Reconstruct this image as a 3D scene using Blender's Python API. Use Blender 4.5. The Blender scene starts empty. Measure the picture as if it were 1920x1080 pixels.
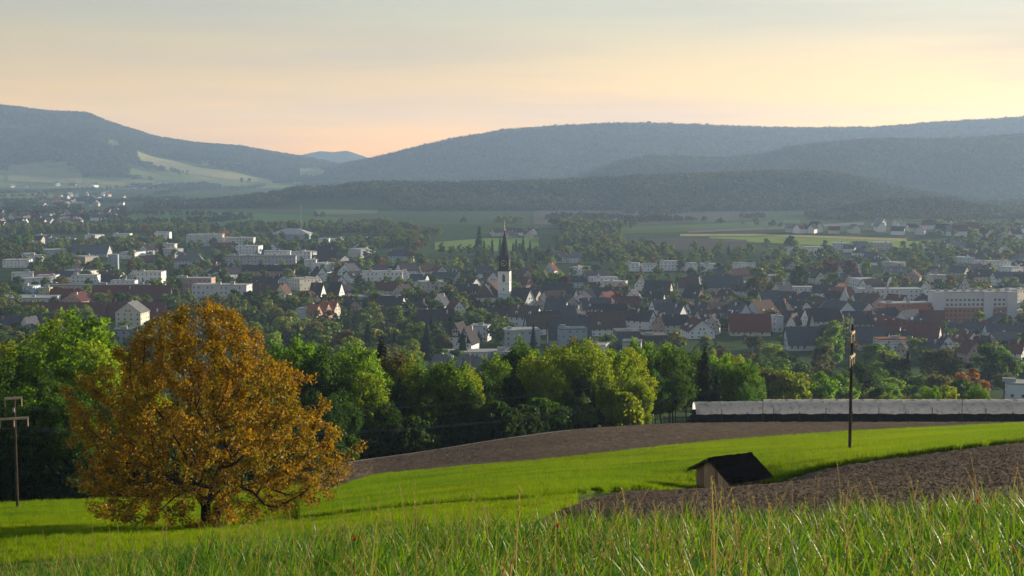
import bpy, math, random
import numpy as np

# ------------------------------------------------------------------ camera, sky, sun, exposure
scene = bpy.context.scene
COL = scene.collection
R = math.radians
FPX = 50.0 / 36.0 * 1920.0
PITCH = math.atan(240.0 / FPX)
cam_d = bpy.data.cameras.new('camera')
cam_d.lens = 50.0
cam_d.sensor_width = 36.0
cam_d.clip_start = 0.1
cam_d.clip_end = 40000.0
cam = bpy.data.objects.new('camera', cam_d)
COL.objects.link(cam)
cam.location = (0, 0, 0)
cam.rotation_euler = (math.pi / 2 - PITCH, 0, 0)
scene.camera = cam

SUN_AZ, SUN_EL = R(61), R(11)          # azimuth clockwise from the view direction (+Y), elevation
world = bpy.data.worlds.new('World')
scene.world = world
world.use_nodes = True
wn = world.node_tree
wn.nodes.clear()
w_out = wn.nodes.new('ShaderNodeOutputWorld')
w_bg = wn.nodes.new('ShaderNodeBackground')
w_sky = wn.nodes.new('ShaderNodeTexSky')
w_sky.sky_type = 'NISHITA'
w_sky.sun_disc = False
w_sky.sun_elevation = SUN_EL
w_sky.sun_rotation = SUN_AZ
w_sky.altitude = 450
w_sky.air_density = 1.2
w_sky.dust_density = 0.3
w_sky.ozone_density = 1.0
w_bg.inputs['Strength'].default_value = 0.079
# thin veil of high streaky cloud, fixed to the sky dome
w_tc = wn.nodes.new('ShaderNodeTexCoord')
w_map = wn.nodes.new('ShaderNodeMapping')
w_map.inputs['Scale'].default_value = (1.3, 1.3, 16.0)
w_map.inputs['Rotation'].default_value = (R(3), R(-4), 0)
w_noise = wn.nodes.new('ShaderNodeTexNoise')
w_noise.inputs['Scale'].default_value = 2.3
w_noise.inputs['Detail'].default_value = 7
w_noise.inputs['Roughness'].default_value = 0.55
w_ramp = wn.nodes.new('ShaderNodeMapRange')
w_ramp.inputs['From Min'].default_value = 0.40
w_ramp.inputs['From Max'].default_value = 0.72
w_ramp.inputs['To Min'].default_value = 0.0
w_ramp.inputs['To Max'].default_value = 0.55
w_cloud = wn.nodes.new('ShaderNodeMix')
w_cloud.data_type = 'RGBA'
w_cloud.blend_type = 'MIX'
w_tint = wn.nodes.new('ShaderNodeMix')
w_tint.data_type = 'RGBA'
w_tint.blend_type = 'MULTIPLY'
w_tint.inputs[0].default_value = 1.0
# evening reddening of the sky towards the horizon, the same all the way round
w_sep = wn.nodes.new('ShaderNodeSeparateXYZ')
w_red = wn.nodes.new('ShaderNodeValToRGB')
w_red.color_ramp.interpolation = 'B_SPLINE'
for _q, (_p, _c) in enumerate([(0.0, (.88, .57, .17)), (.045, (.70, .44, .285)), (.10, (.46, .38, .385)), (.40, (.52, .51, .54))]):
    if _q > 1: w_red.color_ramp.elements.new(_p)
    w_red.color_ramp.elements[_q].position = _p
    w_red.color_ramp.elements[_q].color = (*_c, 1)
w_two = wn.nodes.new('ShaderNodeVectorMath')
w_two.operation = 'SCALE'
w_two.inputs['Scale'].default_value = 2.0
wn.links.new(w_tc.outputs['Generated'], w_sep.inputs['Vector'])
wn.links.new(w_sep.outputs['Z'], w_red.inputs['Fac'])
wn.links.new(w_red.outputs['Color'], w_two.inputs[0])
wn.links.new(w_two.outputs['Vector'], w_tint.inputs[7])
wn.links.new(w_tc.outputs['Generated'], w_map.inputs['Vector'])
wn.links.new(w_map.outputs['Vector'], w_noise.inputs['Vector'])
wn.links.new(w_noise.outputs['Fac'], w_ramp.inputs['Value'])
wn.links.new(w_ramp.outputs['Result'], w_cloud.inputs[0])
wn.links.new(w_sky.outputs['Color'], w_tint.inputs[6])
wn.links.new(w_tint.outputs[2], w_cloud.inputs[6])
w_cloud.inputs[7].default_value = (3.4, 3.05, 2.85, 1)
wn.links.new(w_cloud.outputs[2], w_bg.inputs['Color'])
wn.links.new(w_bg.outputs['Background'], w_out.inputs['Surface'])

sun_d = bpy.data.lights.new('sun', 'SUN')
sun_d.energy = 5.0
sun_d.angle = R(0.55)
sun_d.color = (1.0, 0.86, 0.64)
sun = bpy.data.objects.new('sun', sun_d)
COL.objects.link(sun)
from mathutils import Vector
SUN_DIR = Vector((math.sin(SUN_AZ) * math.cos(SUN_EL), math.cos(SUN_AZ) * math.cos(SUN_EL), math.sin(SUN_EL)))
sun.rotation_euler = SUN_DIR.to_track_quat('Z', 'Y').to_euler()
sun.location = SUN_DIR * 300

vs = scene.view_settings
vs.view_transform = 'Standard'
vs.look = 'None'
vs.exposure = 1.0
vs.gamma = 1.0
scene.render.engine = 'CYCLES'
cy = scene.cycles
cy.max_bounces = 6
cy.diffuse_bounces = 3
cy.glossy_bounces = 2
cy.transmission_bounces = 4
cy.transparent_max_bounces = 6
cy.volume_bounces = 1
cy.caustics_reflective = False
cy.caustics_refractive = False
cy.use_denoising = True
cy.use_adaptive_sampling = True
cy.adaptive_threshold = 0.025
cy.sample_clamp_indirect = 4.0

rng = np.random.default_rng(11)
random.seed(11)

# ------------------------------------------------------------------ helpers
def tag(o, label=None, cat=None, group=None, kind=None):
    if label: o['label'] = label
    if cat: o['category'] = cat
    if group: o['group'] = group
    if kind: o['kind'] = kind
    return o

def mesh_np(name, V, faces_list, mats=None, midx=None, smooth=False):
    """faces_list: list of int arrays (n,k); midx: per-face material index"""
    me = bpy.data.meshes.new(name)
    V = np.asarray(V, dtype=np.float32).reshape(-1, 3)
    loops, starts, tot = [], [], 0
    for Fa in faces_list:
        Fa = np.asarray(Fa, dtype=np.int32)
        if Fa.size == 0: continue
        n, k = Fa.shape
        loops.append(Fa.ravel())
        starts.append(tot + np.arange(n, dtype=np.int32) * k)
        tot += n * k
    lv = np.concatenate(loops); ls = np.concatenate(starts)
    me.vertices.add(len(V)); me.vertices.foreach_set('co', V.ravel())
    me.loops.add(len(lv)); me.loops.foreach_set('vertex_index', lv)
    me.polygons.add(len(ls)); me.polygons.foreach_set('loop_start', ls)
    if mats:
        for m in mats: me.materials.append(m)
    if midx is not None:
        me.polygons.foreach_set('material_index', np.asarray(midx, dtype=np.int32))
    if smooth:
        me.polygons.foreach_set('use_smooth', np.ones(len(ls), dtype=bool))
    me.update(calc_edges=True)
    return me

def new_obj(name, me, parent=None, loc=None, link=True):
    o = bpy.data.objects.new(name, me)
    if link: COL.objects.link(o)
    if parent is not None: o.parent = parent
    if loc is not None: o.location = loc
    return o

def empty(name, loc, rz=0.0):
    o = bpy.data.objects.new(name, None)
    COL.objects.link(o)
    o.empty_display_size = 0.5
    o.location = loc
    o.rotation_euler = (0, 0, rz)
    return o

class MB:
    """collects boxes, prisms and tubes into one mesh"""
    def __init__(s): s.v = []; s.f = []; s.m = []
    def add(s, V, F, m=0):
        b = len(s.v)
        s.v.extend([tuple(p) for p in V])
        s.f.extend([tuple(b + i for i in q) for q in F]); s.m.extend([m] * len(F))
    def box(s, x0, x1, y0, y1, z0, z1, m=0):
        s.add([(x0,y0,z0),(x1,y0,z0),(x1,y1,z0),(x0,y1,z0),(x0,y0,z1),(x1,y0,z1),(x1,y1,z1),(x0,y1,z1)],
              [(3,2,1,0),(4,5,6,7),(0,1,5,4),(1,2,6,5),(2,3,7,6),(3,0,4,7)], m)
    def prism(s, pts, d, m=0):
        """pts: polygon (3d points) extruded by vector d"""
        n = len(pts); P = [Vector(p) for p in pts]; D = Vector(d)
        s.add(P + [p + D for p in P], [tuple(range(n))[::-1], tuple(range(n, 2*n))] +
              [(i, (i+1) % n, n + (i+1) % n, n + i) for i in range(n)], m)
    def tube(s, path, rad, n=8, m=0, cap=True):
        P = [Vector(p) for p in path]
        if not hasattr(rad, '__len__'): rad = [rad] * len(P)
        b = len(s.v); V = []; F = []
        for i, p in enumerate(P):
            d = (P[min(i+1, len(P)-1)] - P[max(i-1, 0)]).normalized()
            a = d.cross(Vector((0, 0, 1))) if abs(d.z) < .95 else d.cross(Vector((0, 1, 0)))
            a.normalize(); c = d.cross(a)
            for k in range(n):
                t = 2 * math.pi * k / n
                V.append(p + (a * math.cos(t) + c * math.sin(t)) * rad[i])
        for i in range(len(P) - 1):
            for k in range(n):
                F.append((i*n+k, i*n+(k+1) % n, (i+1)*n+(k+1) % n, (i+1)*n+k))
        if cap:
            F.append(tuple(range(n))[::-1]); F.append(tuple((len(P)-1)*n + k for k in range(n)))
        s.add(V, F, m)
    def mesh(s, name, mats):
        me = bpy.data.meshes.new(name)
        me.from_pydata([tuple(p) for p in s.v], [], s.f)
        for m in mats: me.materials.append(m)
        if len(mats) > 1: me.polygons.foreach_set('material_index', s.m)
        me.update()
        return me
    def build(s, name, mats, parent=None, loc=None):
        if not isinstance(mats, (list, tuple)): mats = [mats]
        return new_obj(name, s.mesh(name, mats), parent, loc)

_LAT = {}
def lattice(k):
    if k not in _LAT: _LAT[k] = np.random.default_rng(k).random((256, 256))
    return _LAT[k]
def vnoise(x, y, scale, seed=0, octv=3):
    """smooth value noise in 0..1"""
    x = np.asarray(x, float) / scale; y = np.asarray(y, float) / scale
    tot = 0; amp = 1; norm = 0
    for o in range(octv):
        r = lattice(seed * 101 + o)
        xi = np.floor(x).astype(int); yi = np.floor(y).astype(int)
        fx = x - xi; fy = y - yi
        fx = fx*fx*(3-2*fx); fy = fy*fy*(3-2*fy)
        a = r[xi % 256, yi % 256]; b = r[(xi+1) % 256, yi % 256]
        c = r[xi % 256, (yi+1) % 256]; d = r[(xi+1) % 256, (yi+1) % 256]
        tot = tot + amp * ((a*(1-fx)+b*fx)*(1-fy) + (c*(1-fx)+d*fx)*fy)
        norm += amp; amp *= .5; x = x*2+17.3; y = y*2+9.1
    return tot / norm

# ---- photograph <-> world
CP, SP = math.cos(PITCH), math.sin(PITCH)
def ray(px, py):
    xc = (np.asarray(px, float) - 960) / FPX; yc = (540 - np.asarray(py, float)) / FPX
    w = CP + yc * SP
    return xc / w, (-SP + yc * CP) / w          # dx, dz per metre of forward distance
def at(px, py, d):
    a, b = ray(px, py)
    return Vector((float(a) * d, d, float(b) * d))
def project(p):
    x, y, z = p
    depth = y * CP - z * SP
    up = y * SP + z * CP
    return 960 + FPX * x / depth, 540 - FPX * up / depth

# ------------------------------------------------------------------ terrain function
TD = np.array([-60, 0, 2, 7, 22, 40, 60, 80, 92, 105, 120, 140, 165, 195, 230, 300, 400, 550, 700, 850, 1500, 2500, 4000, 10600], float)
TU = np.array([-400, 0, 385, 700, 1000, 1300, 1600, 1920, 2400], float)
near = {
 -400: [-6.6,-13.0,-18.5,-23.0,-25.6,-28.5,-31.5,-36.0,-41.0,-46.0,-52.0,-63],
 0:    [-6.75,-12.5,-17.5,-21.4,-24.1,-27.0,-29.9,-34.0,-39.0,-44.0,-50.0,-62],
 385:  [-6.25,-11.5,-16.7,-21.3,-24.4,-27.0,-29.8,-33.5,-37.9,-42.8,-48.0,-60],
 700:  [-6.08,-10.8,-15.5,-20.2,-22.8,-25.3,-28.0,-31.5,-36.0,-41.4,-47.4,-60],
 1000: [-6.02,-10.5,-15.1,-19.6,-21.9,-24.0,-26.5,-29.7,-33.6,-38.0,-43.3,-57],
 1300: [-5.95,-10.1,-14.5,-18.8,-21.3,-23.3,-25.6,-28.3,-32.3,-36.8,-42.0,-56],
 1600: [-5.9,-9.87,-14.1,-18.1,-20.3,-22.4,-24.5,-27.5,-31.7,-36.6,-42.0,-56],
 1920: [-5.74,-9.5,-13.3,-16.8,-18.7,-20.9,-23.3,-26.6,-31.0,-36.3,-42.3,-56],
 2400: [-5.5,-9.0,-12.5,-15.8,-17.6,-19.6,-22.0,-25.5,-30.0,-35.5,-42.0,-56],
}
TZ = np.array([[3.5, -1.65, -1.95, -2.8] + near[int(u)] + [-76, -95, -103.5, -106, -107, -107, -107, -107] for u in TU])
def warp(d):                                   # roughly logarithmic distance coordinate
    d = np.asarray(d, float)
    return np.sign(d) * np.log1p(np.abs(d) / 12.0)
_W = np.linspace(warp(-60), warp(10600), 900)
_tab = np.array([np.interp(_W, warp(TD), z) for z in TZ])
_k = np.exp(-0.5 * (np.arange(-30, 31) / 9.0) ** 2); _k /= _k.sum()
_tab = np.array([np.convolve(np.pad(r_, 30, mode='reflect', reflect_type='odd'), _k, mode='valid') for r_ in _tab])
_UF = np.linspace(-400, 2400, 181)
_tab2 = np.array([np.interp(_UF, TU, _tab[:, j]) for j in range(len(_W))]).T
_k2 = np.exp(-0.5 * (np.arange(-18, 19) / 6.0) ** 2); _k2 /= _k2.sum()
_tab2 = np.array([np.convolve(np.pad(_tab2[:, j], 18, mode='edge'), _k2, mode='valid') for j in range(_tab2.shape[1])]).T
def ground(x, y):
    x = np.asarray(x, float); y = np.asarray(y, float)
    u = np.clip(960 + FPX * x / np.maximum(y, 22.0), -399.9, 2399.9)
    w = np.clip(warp(y), _W[0], _W[-1] - 1e-6)
    fu = (u - _UF[0]) / (_UF[1] - _UF[0]); iu = np.clip(fu.astype(int), 0, len(_UF) - 2); fu = fu - iu
    fw = (w - _W[0]) / (_W[1] - _W[0]); iw = np.clip(fw.astype(int), 0, len(_W) - 2); fw = fw - iw
    z = (_tab2[iu, iw]*(1-fu) + _tab2[iu+1, iw]*fu)*(1-fw) + (_tab2[iu, iw+1]*(1-fu) + _tab2[iu+1, iw+1]*fu)*fw
    z = z + 11.0 * np.exp(-((x - 420) / 320) ** 2 - ((y - 1960) / 190) ** 2)
    z = z + 9.0 * np.exp(-((x + 80) / 260) ** 2 - ((y - 2150) / 150) ** 2)
    z = z - 1.5 * np.exp(-((x - 14.6) / 5.0) ** 2 - ((y - 95.0) / 8.0) ** 2)
    far = np.clip((y - 900) / 1500, 0, 1)
    z = z + far * 5.0 * (vnoise(x + 9000, y, 700, 5, 2) - .5)
    return z
def g1(x, y): return float(ground(np.array([x]), np.array([y]))[0])
_DM = np.exp(np.linspace(math.log(3.0), math.log(10000), 5200))
def hit(px, py, dmin=30.0):
    """where the line of sight through a photo pixel meets the ground"""
    a, b = ray(px, py); a = float(a); b = float(b)
    D = _DM[_DM > dmin]
    g = ground(a * D, D) - b * D
    i = np.argmax(g > 0) if (g > 0).any() else len(D) - 1
    d = D[i]
    if i > 0:
        t = g[i-1] / (g[i-1] - g[i] + 1e-9); d = D[i-1] + (D[i] - D[i-1]) * min(max(t, 0), 1)
    return Vector((a * d, d, g1(a * d, d)))

# ------------------------------------------------------------------ materials
def nodes(name):
    m = bpy.data.materials.new(name); m.use_nodes = True
    nt = m.node_tree; nt.nodes.clear()
    out = nt.nodes.new('ShaderNodeOutputMaterial')
    return m, nt, out
def N(nt, t, **kw):
    n = nt.nodes.new(t)
    for k, v in kw.items():
        if k in n.inputs.keys(): n.inputs[k].default_value = v
        else: setattr(n, k, v)
    return n
def ramp(nt, fac, stops):
    r = nt.nodes.new('ShaderNodeValToRGB')
    e = r.color_ramp.elements
    while len(e) < len(stops): e.new(0.5)
    for q, (p, c) in zip(e, stops): q.position = p; q.color = (*c, 1)
    nt.links.new(fac, r.inputs['Fac'])
    return r.outputs['Color']
def mixc(nt, a, b, fac=1.0, mode='MULTIPLY'):
    m = nt.nodes.new('ShaderNodeMix'); m.data_type = 'RGBA'; m.blend_type = mode
    if hasattr(fac, 'is_linked'): nt.links.new(fac, m.inputs[0])
    else: m.inputs[0].default_value = fac
    for s, i in ((a, 6), (b, 7)):
        if hasattr(s, 'is_linked'): nt.links.new(s, m.inputs[i])
        else: m.inputs[i].default_value = (*s, 1)
    return m.outputs[2]
def noise(nt, scale, detail=4, rough=.55, vec='obj', stretch=None):
    tc = nt.nodes.new('ShaderNodeNewGeometry') if vec == 'world' else nt.nodes.new('ShaderNodeTexCoord')
    src = tc.outputs['Position'] if vec == 'world' else tc.outputs['Object']
    if stretch:
        mp = nt.nodes.new('ShaderNodeMapping'); mp.inputs['Scale'].default_value = stretch
        nt.links.new(src, mp.inputs['Vector']); src = mp.outputs['Vector']
    n = N(nt, 'ShaderNodeTexNoise', Scale=scale, Detail=detail, Roughness=rough)
    nt.links.new(src, n.inputs['Vector'])
    return n.outputs['Fac']
def surface(name, stops, scale=1.0, detail=5, rough=.9, bump=0.0, bump_scale=None, spec=.03, vec='world', stretch=None, scale2=None, amt2=.5, metallic=0.0):
    m, nt, out = nodes(name)
    b = N(nt, 'ShaderNodeBsdfPrincipled', Roughness=rough, Metallic=metallic)
    b.inputs['Specular IOR Level'].default_value = spec
    n1 = noise(nt, scale, detail, vec=vec, stretch=stretch)
    c = ramp(nt, n1, stops)
    if scale2:
        n2 = noise(nt, scale2, 3, vec=vec)
        g = ramp(nt, n2, [(.3, (1-amt2,)*3), (.7, (1+0*amt2,)*3)])
        c = mixc(nt, c, g)
    nt.links.new(c, b.inputs['Base Color'])
    if bump:
        bn = noise(nt, bump_scale or scale*4, 4, vec=vec)
        bp = N(nt, 'ShaderNodeBump', Strength=bump, Distance=.1)
        nt.links.new(bn, bp.inputs['Height']); nt.links.new(bp.outputs['Normal'], b.inputs['Normal'])
    nt.links.new(b.outputs['BSDF'], out.inputs['Surface'])
    return m
def leafmat(name, stops, trans=.5, use_color=False, gloss=.25, rough=.5, use_rand=False, tcol=(1.25, 1.2, .6)):
    """thin leaf: colour varies per leaf; light passes through"""
    m, nt, out = nodes(name)
    geo = N(nt, 'ShaderNodeNewGeometry')
    c = ramp(nt, geo.outputs['Random Per Island'], stops)
    oi = None
    if use_color:
        oi = N(nt, 'ShaderNodeObjectInfo')
        c = mixc(nt, c, oi.outputs['Color'])
    if use_rand:
        oi = N(nt, 'ShaderNodeObjectInfo')
        c = mixc(nt, c, ramp(nt, oi.outputs['Random'], use_rand))
    b = N(nt, 'ShaderNodeBsdfPrincipled', Roughness=rough)
    b.inputs['Specular IOR Level'].default_value = gloss
    t = N(nt, 'ShaderNodeBsdfTranslucent')
    nt.links.new(c, b.inputs['Base Color'])
    nt.links.new(mixc(nt, c, tcol), t.inputs['Color'])
    mx = N(nt, 'ShaderNodeMixShader', Fac=trans)
    nt.links.new(b.outputs['BSDF'], mx.inputs[1]); nt.links.new(t.outputs['BSDF'], mx.inputs[2])
    nt.links.new(mx.outputs['Shader'], out.inputs['Surface'])
    return m
def colormat(name, rough=.85, spec=.25, var=.18, scale=.6):
    """painted or rendered surface that takes the object's own colour"""
    m, nt, out = nodes(name)
    oi = N(nt, 'ShaderNodeObjectInfo')
    n1 = noise(nt, scale, 5, vec='world')
    c = mixc(nt, oi.outputs['Color'], ramp(nt, n1, [(.3, (1-var,)*3), (.7, (1.0,)*3)]))
    b = N(nt, 'ShaderNodeBsdfPrincipled', Roughness=rough)
    b.inputs['Specular IOR Level'].default_value = spec
    nt.links.new(c, b.inputs['Base Color'])
    nt.links.new(b.outputs['BSDF'], out.inputs['Surface'])
    return m

G3 = lambda a, b, c: [(.0, a), (.5, b), (1., c)]
M = {}
M['ground'] = surface('meadow_ground', [(.25,(.026,.055,.016)),(.5,(.040,.075,.019)),(.75,(.058,.092,.024))], .004, 6, scale2=.12, amt2=.35)
M['meadow'] = surface('meadow', [(.3,(.060,.125,.010)),(.7,(.10,.18,.016))], .25, 5, bump=.6, bump_scale=6, scale2=2.0, amt2=.3)
M['wheat_base'] = surface('wheat_base', [(.3,(.07,.125,.002)),(.7,(.11,.165,.004))], .5, 5, bump=.8, bump_scale=8, stretch=(.3,1,1), scale2=3.0, amt2=.35)
M['verge'] = surface('dry_verge', [(.3,(.075,.115,.018)),(.7,(.12,.15,.03))], .8, 5, bump=.6, bump_scale=8, scale2=3, amt2=.4)
M['plough'] = surface('plough_soil', [(.3,(.078,.055,.037)),(.55,(.12,.088,.060)),(.8,(.19,.145,.10))], .9, 8, bump=1.0, bump_scale=5, scale2=.07, amt2=.3)
M['path'] = surface('path_gravel', [(.3,(.20,.18,.15)),(.7,(.30,.27,.23))], 1.5, 6, bump=.5, bump_scale=10)
M['hill'] = surface('hill_ground', [(.35,(.10,.15,.03)),(.47,(.17,.21,.045)),(.58,(.27,.28,.08)),(.72,(.34,.30,.13))], .0026, 3, scale2=.02, amt2=.35)
M['woodfloor'] = surface('wood_floor', [(.3,(.018,.028,.009)),(.7,(.03,.045,.013))], .02, 4)
M['blade'] = leafmat('crop_blade', G3((.025,.11,.008),(.078,.20,.010),(.20,.275,.012)), .52, gloss=.2, rough=.42, tcol=(1.5,1.35,.5))  # lightest blade tone puts sunlit tips into the leaf colour
M['stalk'] = leafmat('grass_stalk', G3((.20,.21,.07),(.34,.29,.12),(.24,.15,.07)), .4, gloss=.2, tcol=(1.2,1.1,.7))
M['straw'] = leafmat('straw', G3((.09,.17,.008),(.14,.205,.015),(.24,.22,.06)), .4, gloss=.15, tcol=(1.2,1.1,.6))
M['wheat'] = leafmat('wheat_blade', G3((.098,.175,.002),(.135,.212,.003),(.172,.25,.004)), .6, gloss=.05, tcol=(1.5,1.35,.3))
def stand_tone(key, scale, lo, hi):
    nt = M[key].node_tree
    b = [n for n in nt.nodes if n.type == 'BSDF_PRINCIPLED'][0]; src = b.inputs['Base Color'].links[0].from_socket
    tr = [n for n in nt.nodes if n.type == 'BSDF_TRANSLUCENT'][0].inputs['Color'].links[0].from_node
    c = mixc(nt, src, ramp(nt, noise(nt, scale, 4, vec='world'), [(.35, lo), (.65, hi)]))
    nt.links.new(c, b.inputs['Base Color']); nt.links.new(c, tr.inputs[6])
def wheat_tone():
    nt = M['wheat'].node_tree
    mixes = [n for n in nt.nodes if n.type == 'MIX' and n.blend_type == 'MULTIPLY']
    b = [n for n in nt.nodes if n.type == 'BSDF_PRINCIPLED'][0]; src = b.inputs['Base Color'].links[0].from_socket
    n1 = noise(nt, .55, 7, .65, vec='world', stretch=(.12, 1.0, 1.0)); c = mixc(nt, src, ramp(nt, n1, [(.34, (.42, .50, .5)), (.50, (.95, 1., 1.)), (.68, (1.3, 1.2, 1.0))]))
    n2 = noise(nt, .05, 4, vec='world'); c = mixc(nt, c, ramp(nt, n2, [(.35, (.82, .95, .9)), (.65, (1.12, 1.05, 1.0))]))
    nt.links.new(c, b.inputs['Base Color']); nt.links.new(c, mixes[0].inputs[6])
wheat_tone()
M['orange'] = leafmat('orange_leaf', G3((.19,.118,.006),(.27,.182,.008),(.335,.245,.012)), .5, gloss=.2, tcol=(1.35,1.15,.45))
M['leaf'] = leafmat('tree_leaf', G3((.62,.66,.6),(1.0,1.0,1.0),(1.4,1.3,1.2)), .58, use_color=True, gloss=.12, tcol=(1.35,1.3,.5))
M['needle'] = leafmat('needle_leaf', G3((.65,.65,.65),(1.0,1.0,1.0),(1.3,1.3,1.2)), .12, use_color=True, gloss=.2, rough=.6)
M['woodleaf'] = leafmat('far_wood_leaf', G3((.6,.6,.6),(1.,1.,1.),(1.35,1.35,1.2)), .35,
    use_rand=[(0,(.026,.046,.013)),(.5,(.036,.062,.015)),(.85,(.055,.080,.018)),(1,(.075,.080,.022))])
M['woodleaf2'] = leafmat('town_wood_leaf', G3((.62,.62,.6),(1.,1.,1.),(1.4,1.35,1.2)), .45,
    use_rand=[(0,(.036,.072,.014)),(.3,(.066,.118,.017)),(.6,(.115,.175,.02)),(.8,(.18,.225,.022)),(.92,(.13,.115,.03)),(1,(.16,.085,.025))])
stand_tone('orange', .45, (.62,.80,.75), (1.22,1.06,.9))
stand_tone('woodleaf', .006, (.55,.6,.7), (1.5,1.4,1.1))
stand_tone('woodleaf2', .012, (.75,.8,.85), (1.25,1.2,1.0))
M['bark'] = surface('bark', [(.3,(.030,.022,.016)),(.7,(.065,.048,.034))], 3, 6, bump=.8, bump_scale=9, vec='obj')
M['wall'] = colormat('house_render', .9, .2, .10, .25)
M['roof'] = colormat('roof_tiles', .95, .04, .35, .8)
M['glass'] = surface('window_glass', [(.3,(.06,.07,.085)),(.7,(.13,.15,.17))], .15, 2, rough=.12, spec=.6)  # lightened grey-blue puts some sky reflection into the glass colour
M['concrete'] = surface('concrete', [(.3,(.30,.30,.29)),(.7,(.42,.41,.39))], .3, 4)
M['slate'] = surface('spire_slate', [(.3,(.006,.007,.010)),(.7,(.014,.015,.020))], .8, 5, rough=.7, spec=.1)
M['gold'] = surface('gilding', [(.3,(.70,.48,.16)),(.7,(.80,.58,.22))], 2, 2, rough=.35, metallic=.9)
M['white'] = surface('white_paint', [(.3,(.66,.66,.64)),(.7,(.78,.77,.75))], .5, 4)
M['timber_dark'] = surface('dark_timber', [(.3,(.02,.016,.013)),(.7,(.045,.035,.028))], 2, 4)
M['plank'] = surface('weathered_plank', [(.25,(.32,.20,.11)),(.5,(.52,.35,.21)),(.8,(.66,.49,.33))], 2.2, 7, rough=.85, bump=.4, bump_scale=12, vec='world', stretch=(3,3,.35))
M['shedroof'] = surface('black_roof', [(.3,(.002,.002,.0024)),(.7,(.006,.006,.007))], 2.5, 6, rough=.95, spec=.0, bump=.5, bump_scale=14)
M['pole'] = surface('pole_wood', [(.3,(.035,.027,.022)),(.7,(.075,.058,.045))], 2, 6, stretch=(4,4,.4))
M['arm'] = surface('crossarm_wood', [(.3,(.34,.27,.19)),(.7,(.48,.39,.28))], 2, 5)
M['metal'] = surface('dull_metal', [(.3,(.30,.30,.30)),(.7,(.42,.42,.42))], 1, 3, rough=.5, metallic=.6)
M['insulator'] = surface('insulator_brown', [(.3,(.42,.28,.17)),(.7,(.52,.36,.22))], 3, 2, rough=.35, spec=.5)
M['wire'] = surface('wire_metal', [(.3,(.10,.10,.10)),(.7,(.16,.16,.16))], 1, 2, rough=.4)
M['netting'] = surface('shade_net', [(.3,(.012,.014,.014)),(.7,(.028,.030,.028))], 2, 5)
M['yellow'] = surface('crane_yellow', [(.3,(.62,.34,.05)),(.7,(.72,.42,.07))], 1, 2, rough=.5)
M['poppy'] = leafmat('poppy_petal', G3((.50,.02,.01),(.60,.03,.015),(.66,.05,.02)), .4, tcol=(1.1,1,1))
def plank_tone():
    nt = M['plank'].node_tree; b = [n for n in nt.nodes if n.type == 'BSDF_PRINCIPLED'][0]; src = b.inputs['Base Color'].links[0].from_socket
    oi = N(nt, 'ShaderNodeObjectInfo')
    nt.links.new(mixc(nt, src, ramp(nt, oi.outputs['Random'], [(0, (.50, .47, .45)), (.5, (.95, .92, .9)), (1, (1.35, 1.25, 1.15))])), b.inputs['Base Color'])
plank_tone()
def film_mat():
    m, nt, out = nodes('tunnel_film')
    n1 = noise(nt, 1.2, 6, vec='world')
    c = ramp(nt, n1, [(.32,(.52,.50,.52)),(.46,(.78,.75,.74)),(.7,(.90,.87,.84))])
    b = N(nt, 'ShaderNodeBsdfPrincipled', Roughness=.4)
    t = N(nt, 'ShaderNodeBsdfTranslucent')
    mx = N(nt, 'ShaderNodeMixShader', Fac=.74)
    nt.links.new(c, b.inputs['Base Color']); nt.links.new(c, t.inputs['Color'])
    bp = N(nt, 'ShaderNodeBump', Strength=.5, Distance=.1)
    nt.links.new(noise(nt, 2.5, 4, vec='world'), bp.inputs['Height']); nt.links.new(bp.outputs['Normal'], b.inputs['Normal'])
    nt.links.new(b.outputs['BSDF'], mx.inputs[1]); nt.links.new(t.outputs['BSDF'], mx.inputs[2])
    nt.links.new(mx.outputs['Shader'], out.inputs['Surface'])
    return m
M['film'] = film_mat()
def flat(name, c, rough=.85, vary=.15, scale=.05, bump=0):
    lo = tuple(v*(1-vary) for v in c); hi = tuple(v*(1+vary) for v in c)
    return surface(name, [(.3, lo), (.7, hi)], scale, 5, rough=rough, scale2=scale*14, amt2=.25, bump=bump)

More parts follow.
